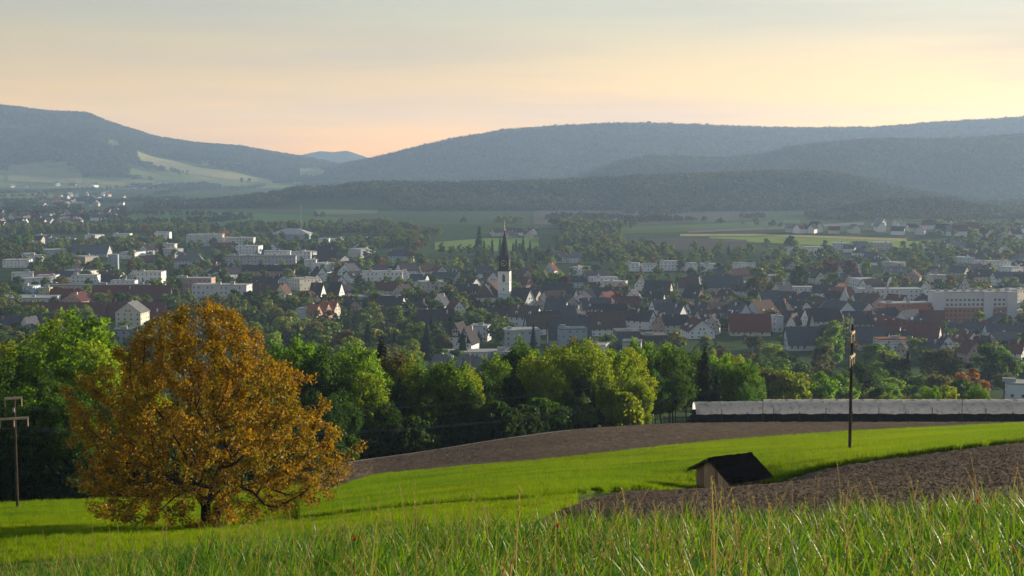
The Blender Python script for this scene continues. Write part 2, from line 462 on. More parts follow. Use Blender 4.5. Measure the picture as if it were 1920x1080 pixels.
# ------------------------------------------------------------------ scatter as one object (geometry nodes), for what nobody could count
def scatter(name, P, rz, sc, idx, sources, tilt=None):
    P = np.asarray(P, np.float32)
    me = bpy.data.meshes.new(name)
    me.vertices.add(len(P)); me.vertices.foreach_set('co', P.ravel())
    sc = np.asarray(sc, np.float32)
    if sc.ndim == 1: sc = np.repeat(sc[:, None], 3, 1)
    rot = np.zeros((len(P), 3), np.float32); rot[:, 2] = rz
    if tilt is not None: rot[:, :2] = tilt
    for nm, arr, ty in (('sc', sc, 'FLOAT_VECTOR'), ('rt', rot, 'FLOAT_VECTOR')):
        a = me.attributes.new(nm, ty, 'POINT'); a.data.foreach_set('vector', arr.ravel())
    a = me.attributes.new('ix', 'INT', 'POINT'); a.data.foreach_set('value', np.asarray(idx, np.int32))
    o = new_obj(name, me)
    ng = bpy.data.node_groups.new(name + '_nodes', 'GeometryNodeTree')
    ng.interface.new_socket('Geometry', in_out='INPUT', socket_type='NodeSocketGeometry')
    ng.interface.new_socket('Geometry', in_out='OUTPUT', socket_type='NodeSocketGeometry')
    gi = ng.nodes.new('NodeGroupInput'); go = ng.nodes.new('NodeGroupOutput')
    iop = ng.nodes.new('GeometryNodeInstanceOnPoints')
    iop.inputs['Pick Instance'].default_value = True
    jn = ng.nodes.new('GeometryNodeJoinGeometry')
    for s in reversed(sources):
        oi = ng.nodes.new('GeometryNodeObjectInfo')
        oi.inputs['Object'].default_value = s
        oi.inputs['As Instance'].default_value = True
        ng.links.new(oi.outputs['Geometry'], jn.inputs['Geometry'])
    ng.links.new(jn.outputs['Geometry'], iop.inputs['Instance'])
    for nm, ty, sock in (('sc', 'FLOAT_VECTOR', 'Scale'), ('rt', 'FLOAT_VECTOR', 'Rotation'), ('ix', 'INT', 'Instance Index')):
        na = ng.nodes.new('GeometryNodeInputNamedAttribute'); na.data_type = ty
        na.inputs['Name'].default_value = nm
        ng.links.new(na.outputs['Attribute'], iop.inputs[sock])
    ng.links.new(gi.outputs[0], iop.inputs['Points'])
    ng.links.new(iop.outputs['Instances'], go.inputs[0])
    md = o.modifiers.new('scatter', 'NODES'); md.node_group = ng
    return o
def source(name, me): return new_obj(name, me, link=False)

# ------------------------------------------------------------------ ground sheet
def ground_sheet():
    ys = np.concatenate([np.linspace(-55, 20, 26), np.exp(np.linspace(math.log(21), math.log(10500), 520))])
    ss = np.linspace(-.78, .78, 341)
    Y, S = np.meshgrid(ys, ss, indexing='ij')
    X = S * np.maximum(Y, 40)
    Z = ground(X, Y) - .03 - np.clip(Y - 1500, 0, 1e9) * 1e-4
    nY, nS = Y.shape
    i = (np.arange(nY-1)[:, None] * nS + np.arange(nS-1)[None, :]).ravel()
    F = np.stack([i, i+1, i+1+nS, i+nS], 1)
    o = new_obj('ground', mesh_np('ground', np.stack([X, Y, Z], -1).reshape(-1, 3), [F], [M['ground']], smooth=True))
    tag(o, 'green meadow ground sloping down to the town and the wide valley', 'ground', kind='structure')
ground_sheet()

def U2X(u, d): return (u - 960) / FPX * d
def sheet_ud(name, prof, mat, label, nu=120, nd=40, off=.02, rough=0.0, ridge=None, skirt=0.0, seed=3, cat='field'):
    """field laid on the terrain between a near and a far edge, given per column"""
    prof = np.array(prof, float)
    us = np.linspace(prof[0, 0], prof[-1, 0], nu)
    dn = np.interp(us, prof[:, 0], prof[:, 1]); df = np.interp(us, prof[:, 0], prof[:, 2])
    T = np.linspace(0, 1, nd)
    D = dn[:, None] * (1-T) + df[:, None] * T
    X = U2X(us[:, None], D)
    D = D + (vnoise(X, D, 5, seed, 3) - .5) * 1.2 * ((T == 0) | (T == 1))
    X = U2X(us[:, None], D)
    Z = ground(X, D) + off
    if rough:
        r = np.random.default_rng(seed)
        Z = Z + rough * (r.random(Z.shape) ** 2 - .3) + rough * .8 * (vnoise(X, D, .9, seed, 2) - .5)
        if ridge: Z = Z + ridge * np.sin(D * 2 * math.pi / .9 + vnoise(X, D, 8, seed) * 3)
    V = np.stack([X, D, Z], -1).reshape(-1, 3)
    i = (np.arange(nu-1)[:, None] * nd + np.arange(nd-1)[None, :]).ravel()
    F = [np.stack([i, i+nd, i+nd+1, i+1], 1)]
    if skirt:
        base = len(V); k = np.arange(nu)
        lowa = V[k*nd].copy(); lowa[:, 2] -= skirt; lowb = V[k*nd+nd-1].copy(); lowb[:, 2] -= skirt
        V = np.concatenate([V, lowa, lowb])
        k = np.arange(nu-1)
        F.append(np.stack([base+k, base+k+1, (k+1)*nd, k*nd], 1))
        F.append(np.stack([k*nd+nd-1, (k+1)*nd+nd-1, base+nu+k+1, base+nu+k], 1))
    o = new_obj(name, mesh_np(name, V, F, [mat], smooth=not rough))
    tag(o, label, cat, kind='structure')
    return o
def sheet_px(name, prof, mat, label, nu=40, nd=8, off=.5, dmin=900):
    """far field: photo columns with its far and near rows, laid on the terrain"""
    prof = np.array(prof, float)
    us = np.linspace(prof[0, 0], prof[-1, 0], nu)
    rt = np.interp(us, prof[:, 0], prof[:, 1]); rb = np.interp(us, prof[:, 0], prof[:, 2])
    V = []
    for i in range(nu):
        for t in np.linspace(0, 1, nd):
            p = hit(us[i], rb[i]*(1-t) + rt[i]*t, dmin); V.append((p.x, p.y, p.z + off))
    i = (np.arange(nu-1)[:, None] * nd + np.arange(nd-1)[None, :]).ravel()
    o = new_obj(name, mesh_np(name, V, [np.stack([i, i+nd, i+nd+1, i+1], 1)], [mat], smooth=True))
    tag(o, label, 'field', kind='structure')
    return o

WHEAT = [(560,84,117),(620,84,121),(700,85,138),(850,86,135),(1000,82,131),(1150,89,134),(1300,94,140),(1450,97,145.5),(1600,99,151),(1750,100,154),(1920,102,158),(2400,106,163)]
PLOUGH_FAR = [(560,118,172),(620,122,181),(700,139,190),(850,136,196),(1000,132,203),(1100,133.5,214),(1200,136.5,222),(1300,141,221),(1600,152,217),(1920,159,214),(2400,164,214)]
PLOUGH_NEAR = [(1030,60,62),(1090,46,76),(1180,32,87),(1300,27,92.5),(1450,27,95.5),(1600,27,97.5),(1750,27,98.8),(1920,27,100.5),(2400,27,104)]
sheet_ud('wheat_field', WHEAT, M['wheat_base'], 'bright green strip of young wheat running across the slope', 240, 70, off=.22, rough=.10, skirt=.5)
sheet_ud('ploughed_field', PLOUGH_FAR, M['plough'], 'brown ploughed field between wheat strip and tree belt', 360, 200, off=.05, rough=.13, ridge=.05, seed=8)
sheet_ud('ploughed_field', PLOUGH_NEAR, M['plough'], 'brown ploughed field right of the shed behind the tall grass', 330, 240, off=.06, rough=.11, ridge=.05, seed=9)
sheet_ud('meadow', [(-400,60,138),(0,60,141),(140,60,140),(300,60,136),(500,62,134),(556,64,130)], M['meadow'], 'green meadow around the foot of the orange tree', 120, 60, off=.04, rough=.06)
sheet_ud('grass_verge', [(470,40,66),(560,40,80),(700,44,82.5),(840,40,83),(960,40,80.5),(1020,44,81.5),(1060,62,83),(1120,80,86.5)], M['verge'], 'rough green grass verge below the wheat strip', 80, 40, off=.05, rough=.12)
sheet_ud('crop_soil', [(-700,1,23.5),(960,1,23.5),(2600,1,23.5)], M['plough'], 'shaded bare soil under the tall foreground grass', 60, 40, off=.02, rough=.03)
sheet_ud('farm_track', [(600,181,185),(640,185,189),(700,191,195),(850,197,201),(1000,204,208),(1100,215,219),(1170,221,225)], M['path'], 'pale farm track along the foot of the tree belt', 80, 6, off=.06, cat='path')
sheet_ud('meadow', [(1172,222,236),(1230,223,240),(1300,223.5,238)], M['meadow'], 'small lit patch of grass left of the picket fence', 30, 10, off=.05)
# the far valley fields
far = [
 ([(215,399,422),(400,397,424),(640,408,428)], (.06,.12,.03), 'long green field left of the tall thin mast'),
 ([(150,418,436),(420,420,434),(640,427,437)], (.030,.055,.026), 'dark green field above the left part of town'),
 ([(590,387,402),(650,386,402),(708,387,400)], (.11,.15,.05), 'pale green field patch below the mid wood'),
 ([(640,437,441),(780,438,443)], (.05,.14,.05), 'narrow bright green strip left of church spire'),
 ([(640,443,447),(790,444,449)], (.13,.18,.04), 'narrow yellow green strip left of church spire'),
 ([(815,455,470),(900,448,472),(1010,446,470)], (.15,.23,.04), 'lit green meadow behind the row of poplars'),
 ([(1000,392,430),(1150,396,424),(1280,400,418),(1440,398,412)], (.085,.078,.058), 'brown field under the long wooded hill'),
 ([(1010,430,440),(1250,424,437),(1500,412,425)], (.07,.115,.03), 'green field right of church spire beyond the trees'),
 ([(1160,448,470),(1300,446,470),(1400,450,468)], (.070,.062,.042), 'brown fallow field right of the poplars'),
 ([(1275,439.5,443.5),(1420,439,443),(1520,442,446),(1700,448,453)], (.38,.31,.13), 'pale straw coloured strip on the low rise'),
 ([(1330,444.5,452),(1440,444,456),(1560,448,462),(1740,454,466)], (.20,.28,.04), 'lit yellow green field on the low rise'),
 ([(1640,404,416),(1800,398,413),(1980,396,410)], (.085,.11,.03), 'pale green field above the right hand village'),
 ([(1290,434,437),(1440,426,431),(1620,417,422)], (.17,.155,.14), 'thin pale strip of bare soil on right'),
 ([(0,362,372),(60,362,372),(100,364,371)], (.15,.19,.04), 'small lit field at the left edge'),
]
for pr, c, lab in far:
    sheet_px('field', pr, flat('field_' + str(len(bpy.data.materials)), c, vary=.12, scale=.006), lab)

# ------------------------------------------------------------------ hills
HILLS = {}
def smooth(t): t = np.clip(t, 0, 1); return t*t*(3-2*t)
class Hill:
    def __init__(s, crest, df, dc, db, gul=.10, seed=1, drop=0, expo=1.0):
        s.c = np.array(crest, float); s.df, s.dc, s.db, s.gul, s.seed, s.drop, s.expo = df, dc, db, gul, seed, drop, expo
    def pt(s, u, t):
        """t 0 foot .. 1 crest .. 2 back"""
        u = np.asarray(u, float); t = np.asarray(t, float)
        row = np.interp(u, s.c[:, 0], s.c[:, 1]) + s.drop
        a, b = ray(u, row)
        wob = 1 + .03 * (vnoise(u, u*0, 160, s.seed, 2) - .5)
        zc = b * s.dc
        d = np.where(t < 1, s.df + (s.dc - s.df) * t, s.dc + (s.db - s.dc) * (t - 1))
        d = d * np.where(t < 1, 1 + (wob - 1) * (1 - t), 1.0)
        x = a * d
        base = ground(x, d) - 6
        prof = np.where(t < 1, smooth(t ** s.expo), smooth(2 - t))
        g = (vnoise(x, d, (s.dc - s.df) * .35, s.seed + 3, 4) - .5) * s.gul * 2 * np.sin(np.clip(t, 0, 1) * math.pi)
        z = base + np.maximum(zc - base, 0) * np.clip(prof + g, 0, 1.05)
        return np.stack([x, d, z], -1)
def add_hill(name, label, h, mat, nu=260, nt=70):
    us = np.linspace(h.c[0, 0], h.c[-1, 0], nu); ts = np.linspace(0, 2, nt)
    Uu, Tt = np.meshgrid(us, ts, indexing='ij')
    V = h.pt(Uu, Tt).reshape(-1, 3)
    i = (np.arange(nu-1)[:, None] * nt + np.arange(nt-1)[None, :]).ravel()
    o = new_obj(name, mesh_np(name, V, [np.stack([i, i+nt, i+nt+1, i+1], 1)], [mat], smooth=True))
    tag(o, label, 'hill', kind='structure')
    HILLS[label] = h
    return h
hA = add_hill('hill', 'long patchwork hill of woods and meadows on the left', Hill([(-700,225),(-300,205),(0,195),(60,202),(100,207),(165,212),(205,228),(290,253),(370,265),(450,272),(520,284),(570,292),(620,301),(700,320),(780,342)], 5300, 7600, 9300, .22, 2, 9, .8), M['hill'], 320, 110)
hB = add_hill('hill', 'long wooded ridge on the right skyline', Hill([(540,352),(600,327),(650,307),(700,298),(760,283),(850,262),(950,245),(1050,238),(1150,233),(1250,234),(1400,240),(1500,242),(1640,241),(1750,232),(1850,226),(1920,222),(2500,214)], 5000, 6600, 8200, .09, 3, 6), M['woodfloor'])
hC = add_hill('hill', 'lower wooded ridge in front of the right skyline', Hill([(1060,345),(1110,322),(1160,303),(1220,293),(1300,296),(1350,297),(1430,290),(1470,278),(1550,268),(1650,260),(1750,262),(1850,257),(1920,252),(2500,240)], 3950, 4800, 5500, .10, 4, 8), M['woodfloor'])
hD = add_hill('hill', 'long low wooded hill across the middle of the valley', Hill([(240,400),(290,391),(330,380),(430,372),(520,361),(560,352),(640,346),(700,342),(830,343),(950,341),(1080,337),(1200,330),(1320,326),(1460,321),(1560,323),(1620,335),(1680,350),(1760,365),(1850,380),(1930,396)], 2950, 3400, 3900, .10, 6, 11), M['ground'], 260, 40)
hE = add_hill('hill', 'small wooded knoll at right above the village', Hill([(1530,404),(1580,386),(1650,373),(1760,371),(1830,383),(1900,392),(2100,398)], 2560, 2760, 3000, .08, 7, 13), M['woodfloor'], 120, 30)
add_hill('hill', 'faint far blue hills in the gap between the ridges', Hill([(520,306),(550,295),(575,288),(600,283),(625,285),(650,282),(680,292),(710,303),(780,320)], 9300, 9900, 10300, .03, 8), M['woodfloor'], 60, 24)

def hill_field(h, prof, c, label):
    prof = np.array(prof, float); us = np.linspace(prof[0, 0], prof[-1, 0], 26)
    V = np.concatenate([h.pt(us, np.interp(us, prof[:, 0], prof[:, 1]) + t*(np.interp(us, prof[:, 0], prof[:, 2]) - np.interp(us, prof[:, 0], prof[:, 1]))) for t in np.linspace(0, 1, 7)]) + np.array([0, 0, 2.0])
    i = (np.arange(6)[:, None]*26 + np.arange(25)[None]).ravel()
    o = new_obj('field', mesh_np('field', V, [np.stack([i, i+1, i+27, i+26], 1)], [flat('hill_field_' + label[:9], c, vary=.1, scale=.004)], smooth=True)); tag(o, label, 'field', kind='structure')
HF = [(hA, [(255,.36,.44),(330,.30,.40),(430,.22,.33),(510,.18,.24)], (.36,.32,.12), 'pale straw field low on the left hill'),
      (hA, [(10,.14,.26),(80,.12,.27),(150,.12,.22)], (.28,.27,.11), 'pale field at the foot of the left hill'),
      (hA, [(240,.20,.28),(330,.16,.25),(450,.12,.18)], (.17,.21,.05), 'green field low on the left hill'),
      (hA, [(200,.44,.50),(225,.42,.50)], (.36,.33,.13), 'small straw patch on the left hill'),
      (hB, [(850,.12,.22),(900,.12,.24),(990,.10,.20)], (.15,.19,.06), 'green clearing under the right skyline ridge'),
      (hA, [(560,.30,.5),(600,.32,.6),(630,.3,.5)], (.34,.31,.12), 'small straw field right of the left hill')]
for q in HF: hill_field(*q)
# ------------------------------------------------------------------ leaves and trees
def leaf_quads(P, Nn, size, r, aspect=1.35):
    """one bent quad (two triangles) per leaf"""
    n = len(P)
    Nn = Nn / (np.linalg.norm(Nn, axis=1, keepdims=True) + 1e-9)
    h = r.normal(size=(n, 3)); a = np.cross(Nn, h); a /= np.linalg.norm(a, axis=1, keepdims=True) + 1e-9
    b = np.cross(Nn, a)
    s = (np.asarray(size) * np.ones(n))[:, None]
    A = a * s * aspect * .5; B = b * s * .5
    V = np.stack([P - A, P - B + Nn*s*.08, P + A, P + B + Nn*s*.08], 1).reshape(-1, 3)
    F = np.arange(n*4).reshape(n, 4)
    return V, F
def sph(r, n):
    v = r.normal(size=(n, 3)); return v / np.linalg.norm(v, axis=1, keepdims=True)
def cone_trunk(h, r0, r1, n=6, lean=0.0):
    m = MB(); m.tube([(0,0,-.05*h), (0,0,0), (lean*.3,0,h*.35), (lean,0,h)], [r0*1.3, r0*1.1, r0*.8, r1], n)
    return m
def crown_unit(seed, nclump, nleaf, wid, z0, leaf, lumpy=.28, top=1.0, squash=.8):
    """broadleaf crown in a unit-height tree: leaf clumps spread through the crown's volume"""
    r = np.random.default_rng(seed)
    c = sph(r, nclump); rad = r.uniform(.45, 1.0, nclump) ** .6
    cz = (z0 + top) / 2; hz = (top - z0) / 2
    shape = 1 - .25 * np.clip(c[:, 2], -1, 1)
    C = np.stack([c[:, 0]*rad*wid*shape*.8, c[:, 1]*rad*wid*shape*.8, cz + c[:, 2]*rad*hz*.82], 1)
    cr = wid * r.uniform(.55, 1.15, nclump) * lumpy * 1.3
    per = max(3, nleaf // nclump)
    d = sph(r, nclump*per); q = r.random(nclump*per) ** .4
    ci = np.repeat(np.arange(nclump), per)
    P = C[ci] + d * (q * cr[ci])[:, None] * np.array([1, 1, squash])
    Nn = d * .7 + sph(r, len(P)) * .7 + np.array([0, 0, .25])
    P[:, 2] = np.minimum(P[:, 2], top)
    return leaf_quads(P, Nn, leaf * r.uniform(.7, 1.3, len(P)), r)
def conifer_unit(seed, nleaf, wid, leaf, z0=.06):
    r = np.random.default_rng(seed)
    h = 1 - np.sqrt(r.random(nleaf)) * (1 - z0)
    tier = np.floor(h * 16) / 16
    az = r.uniform(0, 2*math.pi, nleaf)
    lob = .8 + .2 * np.sin(az * 5 + tier * 31)
    rad = wid * (1.02 - h) ** .85 * lob * (.25 + .75 * r.random(nleaf) ** .5) * (1.0 - .35*(h*16 - np.floor(h*16)))
    P = np.stack([np.cos(az)*rad, np.sin(az)*rad, h - rad*.28], 1)
    out = np.stack([np.cos(az), np.sin(az), -.35 + 0*az], 1)
    Nn = np.cross(out, sph(r, nleaf)*.5 + np.stack([-np.sin(az), np.cos(az), 0*az], 1)) + sph(r, nleaf)*.35
    return leaf_quads(P, Nn, leaf * r.uniform(.7, 1.3, nleaf) * (1.15 - .6*h), r, 1.9)
def poplar_unit(seed, nleaf, wid, leaf):
    r = np.random.default_rng(seed)
    h = .05 + .95 * r.random(nleaf)
    prof = wid * np.sin(np.clip(h*1.02, 0, 1) ** .6 * math.pi) ** .6 + .01
    az = r.uniform(0, 2*math.pi, nleaf)
    rad = prof * (.4 + .6*r.random(nleaf)**.5) * (.8 + .25*np.sin(az*3 + h*40))
    P = np.stack([np.cos(az)*rad, np.sin(az)*rad, h], 1)
    return leaf_quads(P, sph(r, nleaf) + np.stack([np.cos(az), np.sin(az), .3+0*az], 1)*.6, leaf*r.uniform(.7, 1.3, nleaf), r)

def colonize(attr, root, step, infl, kill, iters, r, bias=(0, 0, .08), jitter=.12):
    nodes_ = [np.array(p, float) for p in root]; par = [-1] + list(range(len(root) - 1))
    A = np.array(attr, float)
    Np = np.array(nodes_)
    D = np.linalg.norm(A[:, None] - Np[None], axis=2); near_i = D.argmin(1); near_d = D.min(1)
    bias = np.array(bias); seen = set()
    for it in range(iters):
        act = near_d < infl
        if not act.any():
            if it > 40 or len(A) == 0: break
            act = near_d <= near_d.min() + step
        ids, inv = np.unique(near_i[act], return_inverse=True)
        Np = np.array(nodes_)
        d = A[act] - Np[near_i[act]]; d /= np.linalg.norm(d, axis=1, keepdims=True) + 1e-9
        S = np.zeros((len(ids), 3)); np.add.at(S, inv, d)
        S /= np.linalg.norm(S, axis=1, keepdims=True) + 1e-9
        S = S + bias + r.normal(size=S.shape) * jitter
        S /= np.linalg.norm(S, axis=1, keepdims=True) + 1e-9
        newp = Np[ids] + S * step
        keep = []
        for k, (i, p) in enumerate(zip(ids, newp)):
            key = (int(i), tuple(np.round(S[k] * 2.2).astype(int)))
            if key in seen: continue
            seen.add(key); keep.append(k)
        if not keep:
            jitter *= 1.3
            if jitter > 2: break
            continue
        newp = newp[keep]; ids = ids[keep]
        b = len(nodes_)
        nodes_.extend(list(newp)); par.extend([int(i) for i in ids])
        D = np.linalg.norm(A[:, None] - newp[None], axis=2)
        j = D.argmin(1); dm = D.min(1)
        up = dm < near_d
        near_i = np.where(up, b + j, near_i); near_d = np.where(up, dm, near_d)
        alive = near_d > kill
        A = A[alive]; near_i = near_i[alive]; near_d = near_d[alive]
        if len(A) == 0: break
    return np.array(nodes_), np.array(par)
def branch_mesh(Np, par, tip, power=2.35, rmax=None, minr=0.0, sides=5):
    n = len(Np); acc = np.zeros(n)
    kids = np.zeros(n, int)
    for i in range(n-1, 0, -1): kids[par[i]] += 1
    for i in range(n-1, -1, -1):
        if acc[i] == 0: acc[i] = tip ** power
        if par[i] >= 0: acc[par[i]] += acc[i]
    rad = acc ** (1/power)
    if rmax: rad = np.minimum(rad, rmax * (1 + .0*rad))
    i = np.arange(1, n); i = i[rad[i] > minr]
    a = Np[par[i]]; b = Np[i]; ra = np.minimum(rad[par[i]], rad[i]*1.35); rb = rad[i]
    d = b - a; L = np.linalg.norm(d, axis=1, keepdims=True) + 1e-9; d = d / L
    a = a - d * ra[:, None] * .3
    h = np.where(np.abs(d[:, 2:3]) < .9, np.array([[0, 0, 1.]]), np.array([[0, 1., 0]]))
    p = np.cross(d, h); p /= np.linalg.norm(p, axis=1, keepdims=True); q = np.cross(d, p)
    t = np.arange(sides) * 2 * math.pi / sides
    ring = p[:, None]*np.cos(t)[None, :, None] + q[:, None]*np.sin(t)[None, :, None]
    V = np.concatenate([a[:, None] + ring*ra[:, None, None], b[:, None] + ring*rb[:, None, None]], 1).reshape(-1, 3)
    o = (np.arange(len(i)) * 2 * sides)[:, None]
    k = np.arange(sides)[None]
    F = np.stack([o+k, o+(k+1) % sides, o+sides+(k+1) % sides, o+sides+k], -1).reshape(-1, 4)
    return V, F, rad, kids

# ---- the big orange tree
def orange_tree():
    r = np.random.default_rng(5)
    hs = np.array([.6, 1.2, 2.5, 4.7, 6.5, 8, 10, 12, 13.5, 14.7, 15.2])
    Lw = np.array([4.5, 7.4, 9.0, 9.8, 9.7, 9.0, 7.7, 5.7, 4.1, 2.2, .3])
    Rw = np.array([3.8, 6.2, 8.6, 9.6, 8.8, 7.4, 6.1, 4.7, 3.8, 1.8, .3])
    pts = []
    while len(pts) < 2600:
        z = r.uniform(.7, 15.1); az = r.uniform(0, 2*math.pi)
        c = math.cos(az); s = math.sin(az)
        w = np.interp(z, hs, Rw) if c > 0 else np.interp(z, hs, Lw)
        wd = .5*(np.interp(z, hs, Rw) + np.interp(z, hs, Lw)) * .92
        rr = 1 / math.sqrt((c/w)**2 + (s/wd)**2)
        lump = .66 + .62 * float(vnoise(az*2.4 + 5, z*.5, 1.0, 12, 2))
        f = r.random() ** .42
        if f * rr < 1.6 and z < 5: continue
        if z < 2.0 and f * rr < 4.2: continue
        pts.append((c*rr*f*lump, s*rr*f*lump, z))
    root = [(0, 0, -.4), (0, 0, .3), (0.05, 0, .8), (.08, 0, 1.3)]
    Np, par = colonize(pts, root, .42, 2.6, .62, 120, r)
    V, F, rad, kids = branch_mesh(Np, par, .017, 2.2, rmax=.50, sides=6)
    base = at(385, 1004, 92.0); base.z = g1(base.x, base.y)
    t = empty('orange_tree', base)
    # a second stem beside the main one, as in the photo
    sm = MB(); sm.tube([(.75, -.15, -.4), (.7, -.1, .5), (.95, .05, 1.5), (1.25, .2, 2.6)], [.36, .30, .26, .18], 8)
    sv = np.array([tuple(p) for p in sm.v]); sf = np.array([f for f in sm.f if len(f) == 4])
    new_obj('trunk', mesh_np('orange_trunk', np.concatenate([V, sv]), [F, sf + len(V)], [M['bark']], smooth=True), t)
    tips = np.where(rad < .05)[0]
    tips = tips[vnoise(Np[tips][:, 0]*1.3 + 40, Np[tips][:, 2]*1.3 + Np[tips][:, 1]*.9 + 40, 1.0, 15, 2) > .33]
    per = max(1, int(88000 / len(tips)))
    ci = np.repeat(tips, per)
    P = Np[ci] + sph(r, len(ci)) * (.44 * r.random(len(ci)) ** .5)[:, None]
    P[:, 2] -= .05
    V, F = leaf_quads(P, sph(r, len(ci)) + np.array([0, 0, .5]), .128 * r.uniform(.6, 1.35, len(ci)), r, 1.3)
    new_obj('crown', mesh_np('orange_crown', V, [F], [M['orange']]), t)
    tag(t, 'big lone tree with orange leaves in the left foreground', 'tree')
    return t
orange_tree()

# ---- tree kinds: meshes shared by copies
KIND = {}
def skel_tree(seed, H=15.0, wid=5.2, z0=.18, nattr=520, nleaf=13000, leaf=.27, name='near'):
    r = np.random.default_rng(seed)
    pts = []
    while len(pts) < nattr:
        v = sph(r, 1)[0]; f = r.random() ** .4
        az = math.atan2(v[1], v[0])
        lump = .72 + .5 * float(vnoise(az*1.6 + 7*seed, v[2]*2.2, 1.0, seed, 2))
        z = (z0 + 1)/2 * H + v[2]*f*lump*(1 - z0)/2*H
        if z < z0*H*.8 or z > H: continue
        w = wid * (1.0 - .25*max(v[2], 0))
        pts.append((v[0]*f*lump*w, v[1]*f*lump*w, z))
    root = [(0, 0, -1.0), (0, 0, 0)] + [(r.normal()*.08, r.normal()*.08, k*.7) for k in range(1, int(z0*H*1.1/.7)+1)]
    Np, par = colonize(pts, root, .6, 3.6, .9, 70, r)
    V, F, rad, kids = branch_mesh(Np, par, .02, 2.3, rmax=.34, sides=5)
    tm = mesh_np(name + '_trunk', V/H, [F], [M['bark']], smooth=True)
    tips = np.where(rad < .075)[0]; tips = tips[Np[tips][:, 2] > z0*H*.7]
    per = max(1, nleaf // len(tips)); ci = np.repeat(tips, per)
    P = Np[ci] + sph(r, len(ci)) * (.85 * r.random(len(ci)) ** .45)[:, None]
    V, F = leaf_quads(P/H, sph(r, len(ci)) + np.array([0, 0, .35]), leaf/H * r.uniform(.6, 1.3, len(ci)), r)
    cm = mesh_np(name + '_crown', V, [F], [M['leaf']])
    return tm, cm
KIND['near'] = [skel_tree(21+i, wid=w, z0=z) for i, (w, z) in enumerate([(5.4,.16),(4.6,.2),(5.9,.14),(4.2,.12),(5.0,.25)])]
def unit_tree(seed, wid, z0, nclump, nleaf, leaf, name):
    V, F = crown_unit(seed, nclump, nleaf, wid, z0, leaf)
    return (cone_trunk(.62, .022, .008).mesh(name+'_trunk', [M['bark']]), mesh_np(name+'_crown', V, [F], [M['leaf']]))
KIND['mid'] = [unit_tree(40+i, w, z, 34, 4200, .034, 'mid') for i, (w, z) in enumerate([(.36,.16),(.30,.14),(.40,.18),(.33,.10)])]
KIND['town'] = [unit_tree(60+i, w, z, 20, 1300, .058, 'town') for i, (w, z) in enumerate([(.38,.14),(.32,.12),(.44,.16),(.36,.08),(.29,.12)])]
def con(seed, wid, nleaf, leaf, name):
    V, F = conifer_unit(seed, nleaf, wid, leaf)
    return (cone_trunk(.9, .018, .004).mesh(name+'_trunk', [M['bark']]), mesh_np(name+'_crown', V, [F], [M['needle']]))
KIND['conifer'] = [con(80, .20, 5200, .045, 'spruce'), con(81, .26, 5200, .045, 'spruce'), con(82, .15, 4200, .04, 'spruce')]
def pop(seed):
    V, F = poplar_unit(seed, 1100, .095, .045)
    return (cone_trunk(.8, .014, .004).mesh('poplar_trunk', [M['bark']]), mesh_np('poplar_crown', V, [F], [M['leaf']]))
KIND['poplar'] = [pop(85), pop(86)]
def bush(seed):
    V, F = crown_unit(seed, 26, 3600, .62, .02, .075, lumpy=.3)
    return (cone_trunk(.5, .03, .012).mesh('bush_stem', [M['bark']]), mesh_np('bush_crown', V, [F], [M['leaf']]))
KIND['bush'] = [bush(90), bush(91), bush(92)]

AUTO = []           # (object, description, centre) for labels that single each one out
TREES = []          # (px, py_top, half width px, base row, distance) for spacing
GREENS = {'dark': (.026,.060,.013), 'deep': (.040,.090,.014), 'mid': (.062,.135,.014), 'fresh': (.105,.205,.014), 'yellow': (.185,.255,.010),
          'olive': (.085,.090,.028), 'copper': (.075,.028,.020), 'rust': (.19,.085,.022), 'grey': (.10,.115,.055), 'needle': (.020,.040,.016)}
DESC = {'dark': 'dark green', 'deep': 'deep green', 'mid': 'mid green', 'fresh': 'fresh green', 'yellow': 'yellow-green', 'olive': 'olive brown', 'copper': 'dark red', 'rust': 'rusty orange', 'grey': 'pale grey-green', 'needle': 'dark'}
def tree_at(p, H, kind='near', col='mid', var=None, name='broadleaf_tree', wide=1.0, noun='broadleaf tree', group=None, label=None):
    tm, cm = KIND[kind][random.randrange(len(KIND[kind])) if var is None else var]
    e = empty(name, p, random.uniform(0, 6.28))
    e.scale = (H*wide, H*wide, H)
    t = new_obj('trunk', tm, e); c = new_obj('crown', cm, e)
    k = random.uniform(.85, 1.15); g = GREENS[col]
    c.color = (g[0]*k*random.uniform(.9, 1.12), g[1]*k, g[2]*k, 1)
    if label: tag(e, label, 'tree', group)
    else:
        tag(e, None, noun.split()[-1], group or noun + 's in view')
        AUTO.append((e, DESC[col] + ' ' + noun, Vector(p) + Vector((0, 0, H*.6))))
    return e
def tree_px(px, top, d, kind='near', col='mid', **kw):
    """tree whose top shows at a photo pixel, standing on the terrain at distance d"""
    q = at(px, top, d); z = g1(q.x, q.y)
    return tree_at((q.x, q.y, z - .1), max(q.z - z, 1.5), kind, col, **kw)

